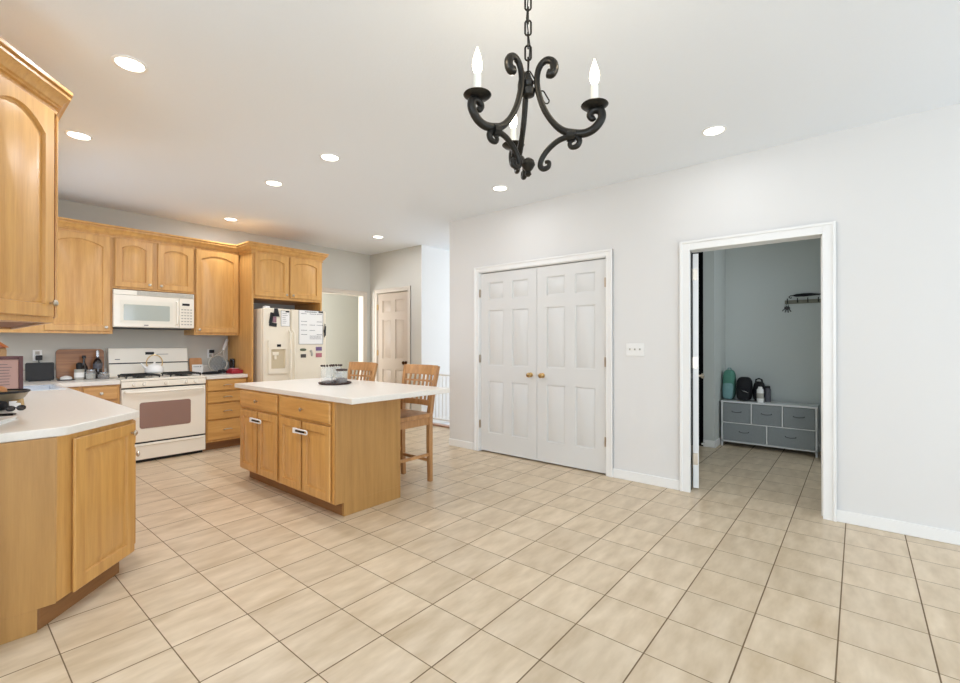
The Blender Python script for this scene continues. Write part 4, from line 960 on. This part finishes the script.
t = thing('lotion_bottle', 'white bottle with grey label standing on the dresser', 'bottle', (6.30, .895, ZD))
B().lathe([(.034, 0), (.036, .008), (.036, .15), (.026, .165), (.02, .17)], n=18).build('body', M_WHITEP, t)
B().lathe([(.022, .1705), (.022, .185), (.008, .187)], n=14).build('cap', M_WHITEP, t)
B().lathe([(.0366, .05), (.0366, .11)], n=18).build('label', M_GREYP, t)
t = thing('water_flask', 'dark cylindrical flask right of the white bottle', 'bottle', (6.42, .835, ZD))
B().lathe([(.03, 0), (.032, .01), (.032, .15), (.024, .165)], n=18).build('body', M_INK, t)
B().lathe([(.026, .1655), (.026, .19), (.01, .193)], n=14).build('cap', M_BLACK, t)
# coat rack
t = thing('coat_rack', 'narrow wall coat rack with dark hooks above the dresser', 'coat rack', (NB - .0005, .50, 1.755), -PI / 2)
B().box(-.18, -.016, -.022, .18, 0, .022).build('rail', plain('grey_wood_rail', (136, 134, 116), .6), t, bev=.003)
for x in (-.15, -.05, .05, .15): B().tube([(x, -.012, .0), (x, -.05, -.01), (x, -.062, .012), (x, -.058, .04)], .005, 8).build('hook', M_BLACK, t)
t = thing('key_bunch', 'bunch of dark keys hanging from the left hook of the coat rack', 'keys', (NB - .053, .65, 1.735), -PI / 2)
B().tube([(.0, 0, 0), (-.015, 0, -.02), (0, 0, -.04), (.015, 0, -.02)], .003, 6, closed=True).build('ring', M_BLACK, t)
for a in (-.5, -.1, .35, .8):
    B(Matrix.Translation((0, 0, -.035)) @ Matrix.Rotation(a, 4, 'Y')).blob((0, 0, -.02), (.016, .004, .02), .8, 10, 6).box(-.004, -.003, -.075, .006, .003, -.035).build('key', M_BLACK, t)
t = thing('folded_umbrella', 'slim black umbrella resting across the coat rack hooks', 'umbrella', (NB - .058, .47, 1.823), -PI / 2)
B().tube([(-.12, 0, .004), (-.09, 0, .004), (-.02, 0, .005), (.05, 0, .006), (.13, 0, .004), (.16, 0, .004)], [.008, .017, .02, .017, .008, .004], 10).build('canopy', M_BLKF, t)
B().tube([(-.12, 0, .004), (-.15, 0, .002), (-.165, 0, -.012), (-.15, 0, -.026), (-.135, 0, -.02)], .006, 8).build('handle', M_BLACK, t)
# spring door stop
t = thing('door_stop', 'small white spring door stop at the foot of the nook corner', 'door stop', (NX - .014, 1.44, .05))
B().cyl((0, 0, 0), (-.07, 0, 0), .006, n=10).build('spring', M_STEEL, t); B().cyl((-.0705, 0, 0), (-.09, 0, 0), .011, n=12).build('tip', M_WHITEP, t)

# ------------------------------------------------------------------ chandelier
CHX, CHY = 1.736 * .76977 + .1835 * .63832, 1.736 * .63832 - .1835 * .76977
fwd = Vector((math.cos(math.radians(39.67)), math.sin(math.radians(39.67)), 0)); rgt = Vector((fwd.y, -fwd.x, 0))
CH = thing('chandelier', 'black wrought iron chandelier with three scrolled candle arms', 'chandelier', (CHX, CHY, 0))
RS, ZS = 1.03, .012
def arc(c, r0, a0, a1, n=10, r1=None):
    r1 = r0 if r1 is None else r1
    return [(c[0] + (r0 + (r1 - r0) * k / n) * math.cos(math.radians(a0 + (a1 - a0) * k / n)), c[1] + (r0 + (r1 - r0) * k / n) * math.sin(math.radians(a0 + (a1 - a0) * k / n))) for k in range(n + 1)]
def catmull(P, m=6):
    P = [Vector(p) for p in P]; out = []
    for i in range(len(P) - 1):
        p0_ = P[max(i - 1, 0)]; p1 = P[i]; p2 = P[i + 1]; p3 = P[min(i + 2, len(P) - 1)]
        for k in range(m):
            t_ = k / m; out.append(.5 * ((2 * p1) + (-p0_ + p2) * t_ + (2 * p0_ - 5 * p1 + 4 * p2 - p3) * t_ * t_ + (-p0_ + 3 * p1 - 3 * p2 + p3) * t_ ** 3))
    out.append(P[-1]); return out
main = [(.074, 2.262), (.088, 2.258), (.098, 2.275), (.092, 2.300), (.070, 2.312), (.048, 2.300), (.036, 2.27), (.034, 2.23), (.042, 2.185), (.060, 2.13), (.090, 2.078), (.125, 2.040), (.162, 2.022), (.205, 2.014), (.240, 2.026), (.264, 2.056), (.262, 2.084), (.240, 2.092), (.224, 2.078), (.232, 2.062), (.242, 2.066)]
low = [(.168, 1.996), (.153, 1.984), (.160, 1.966), (.180, 1.968), (.188, 1.988), (.176, 2.006), (.150, 2.012), (.112, 2.002), (.076, 1.972), (.052, 1.935), (.046, 1.905), (.058, 1.890), (.076, 1.896), (.078, 1.916), (.064, 1.918)]
main = [(a * RS, b_ + ZS) for a, b_ in main]; low = [(a * RS, 2.0 + (b_ - 2.0) * .87 + ZS) for a, b_ in low]
def armpts(P, d, m=5): return [(d.x * p.x, d.y * p.x, p.y) for p in catmull(P, m)]
def radii(n, r, e): return [r * (e + (1 - e) * min(1, min(i, n - 1 - i) / (n * .22))) for i in range(n)]
for phi in (-9, 111, -129):
    a = math.radians(phi); d = (fwd * math.cos(a) + rgt * math.sin(a))
    P = armpts(main, d); arm = B().tube(P, [(.0165 if i < 12 else .0165 - .005 * min(1, (i - 12) / 12)) if i < 50 else .0115 + .0035 * min(1, (i - 50) / 10) - (.006 * max(0, (i - 80) / 20)) for i in range(len(P))], 12).build('arm', M_IRON, CH)
    P = armpts(low, d); B().tube(P, radii(len(P), .0105, .6), 10).build('lower_scroll', M_IRON, arm)
    cz = [(d.x * .150, d.y * .150, 2.026), (d.x * .180, d.y * .180, 2.022)]
    B().tube(cz, .021, 10).build('collar', M_IRON, arm)
    c = (d.x * .248, d.y * .248)
    B().lathe([(.004, 2.104), (.012, 2.106), (.040, 2.114), (.049, 2.122), (.0475, 2.124), (.036, 2.118), (.014, 2.116)], (c[0], c[1], 0), 24).build('drip_pan', M_IRON, CH)
    cd = B().lathe([(.0135, 2.1165), (.0135, 2.192), (.010, 2.194)], (c[0], c[1], 0), 16).build('candle_sleeve', M_CANDLE, CH)
    B().lathe([(.008, 2.1945), (.015, 2.210), (.018, 2.226), (.014, 2.250), (.007, 2.272), (.001, 2.29)], (c[0], c[1], 0), 16).build('bulb', M_BULB, cd)
    l = bpy.data.lights.new('candle_bulb_light', 'POINT'); l.energy = POW['bulb']; l.color = (1, .86, .65); l.shadow_soft_size = .03
    o = bpy.data.objects.new('candle_bulb_light', l); COL.objects.link(o); o.location = (CHX + c[0], CHY + c[1], 2.335)
B().lathe([(.006, 1.896), (.013, 1.904), (.009, 1.914), (.018, 1.924), (.027, 1.94), (.022, 1.956), (.010, 1.965)], n=16).build('hub', M_IRON, CH)
B().lathe([(.012, 2.20), (.024, 2.205), (.028, 2.225), (.018, 2.24), (.022, 2.255), (.012, 2.275), (.008, 2.29)], n=16).build('top_hub', M_IRON, CH)
q = B()
z = 2.295; k = 0
while z < CEIL - .05:
    L_ = .058; r_ = .0115; c = z + L_ / 2 - .004
    pts = [(r_ * math.cos(t_), 0, c + (L_ / 2 - r_) * (1 if math.sin(t_) > 0 else -1) + r_ * math.sin(t_)) for t_ in [2 * PI * (i + .5) / 12 for i in range(12)]]
    qq = B(Matrix.Rotation(PI / 2 * (k % 2) + .6, 4, 'Z')).tube(pts, .0038, 6, closed=True); q.add(qq.v, qq.f)
    z += L_ - .010; k += 1
q.build('chain', M_IRON, CH)
B().tube([(.003, .002, 2.27), (.008, -.003, 2.4), (-.006, .003, 2.5), (.006, 0, 2.62), (0, 0, CEIL - .02)], .0022, 6).build('power_cord', M_BLACK, CH)
d = rgt
q = B()
for k in range(3):
    s0 = .010 + k * .026; c0 = Vector((d.x * s0, d.y * s0, 2.275 - k * .038))
    ax = Vector((d.x * .5, d.y * .5, -.86)); sd = Vector((-d.y, d.x, 0)) if k % 2 else Vector((d.x * .86, d.y * .86, .5))
    q.tube([c0 + ax * (.017 * math.copysign(1, math.sin(t_)) + .010 * math.sin(t_)) + sd * .010 * math.cos(t_) for t_ in [2 * PI * (i + .5) / 12 for i in range(12)]], .0027, 6, closed=True)
q.build('spare_chain', M_IRON, CH)
B().lathe([(.012, CEIL - .05), (.02, CEIL - .04), (.055, CEIL - .02), (.06, CEIL - .001)], n=24).build('ceiling_canopy', M_IRON, CH)
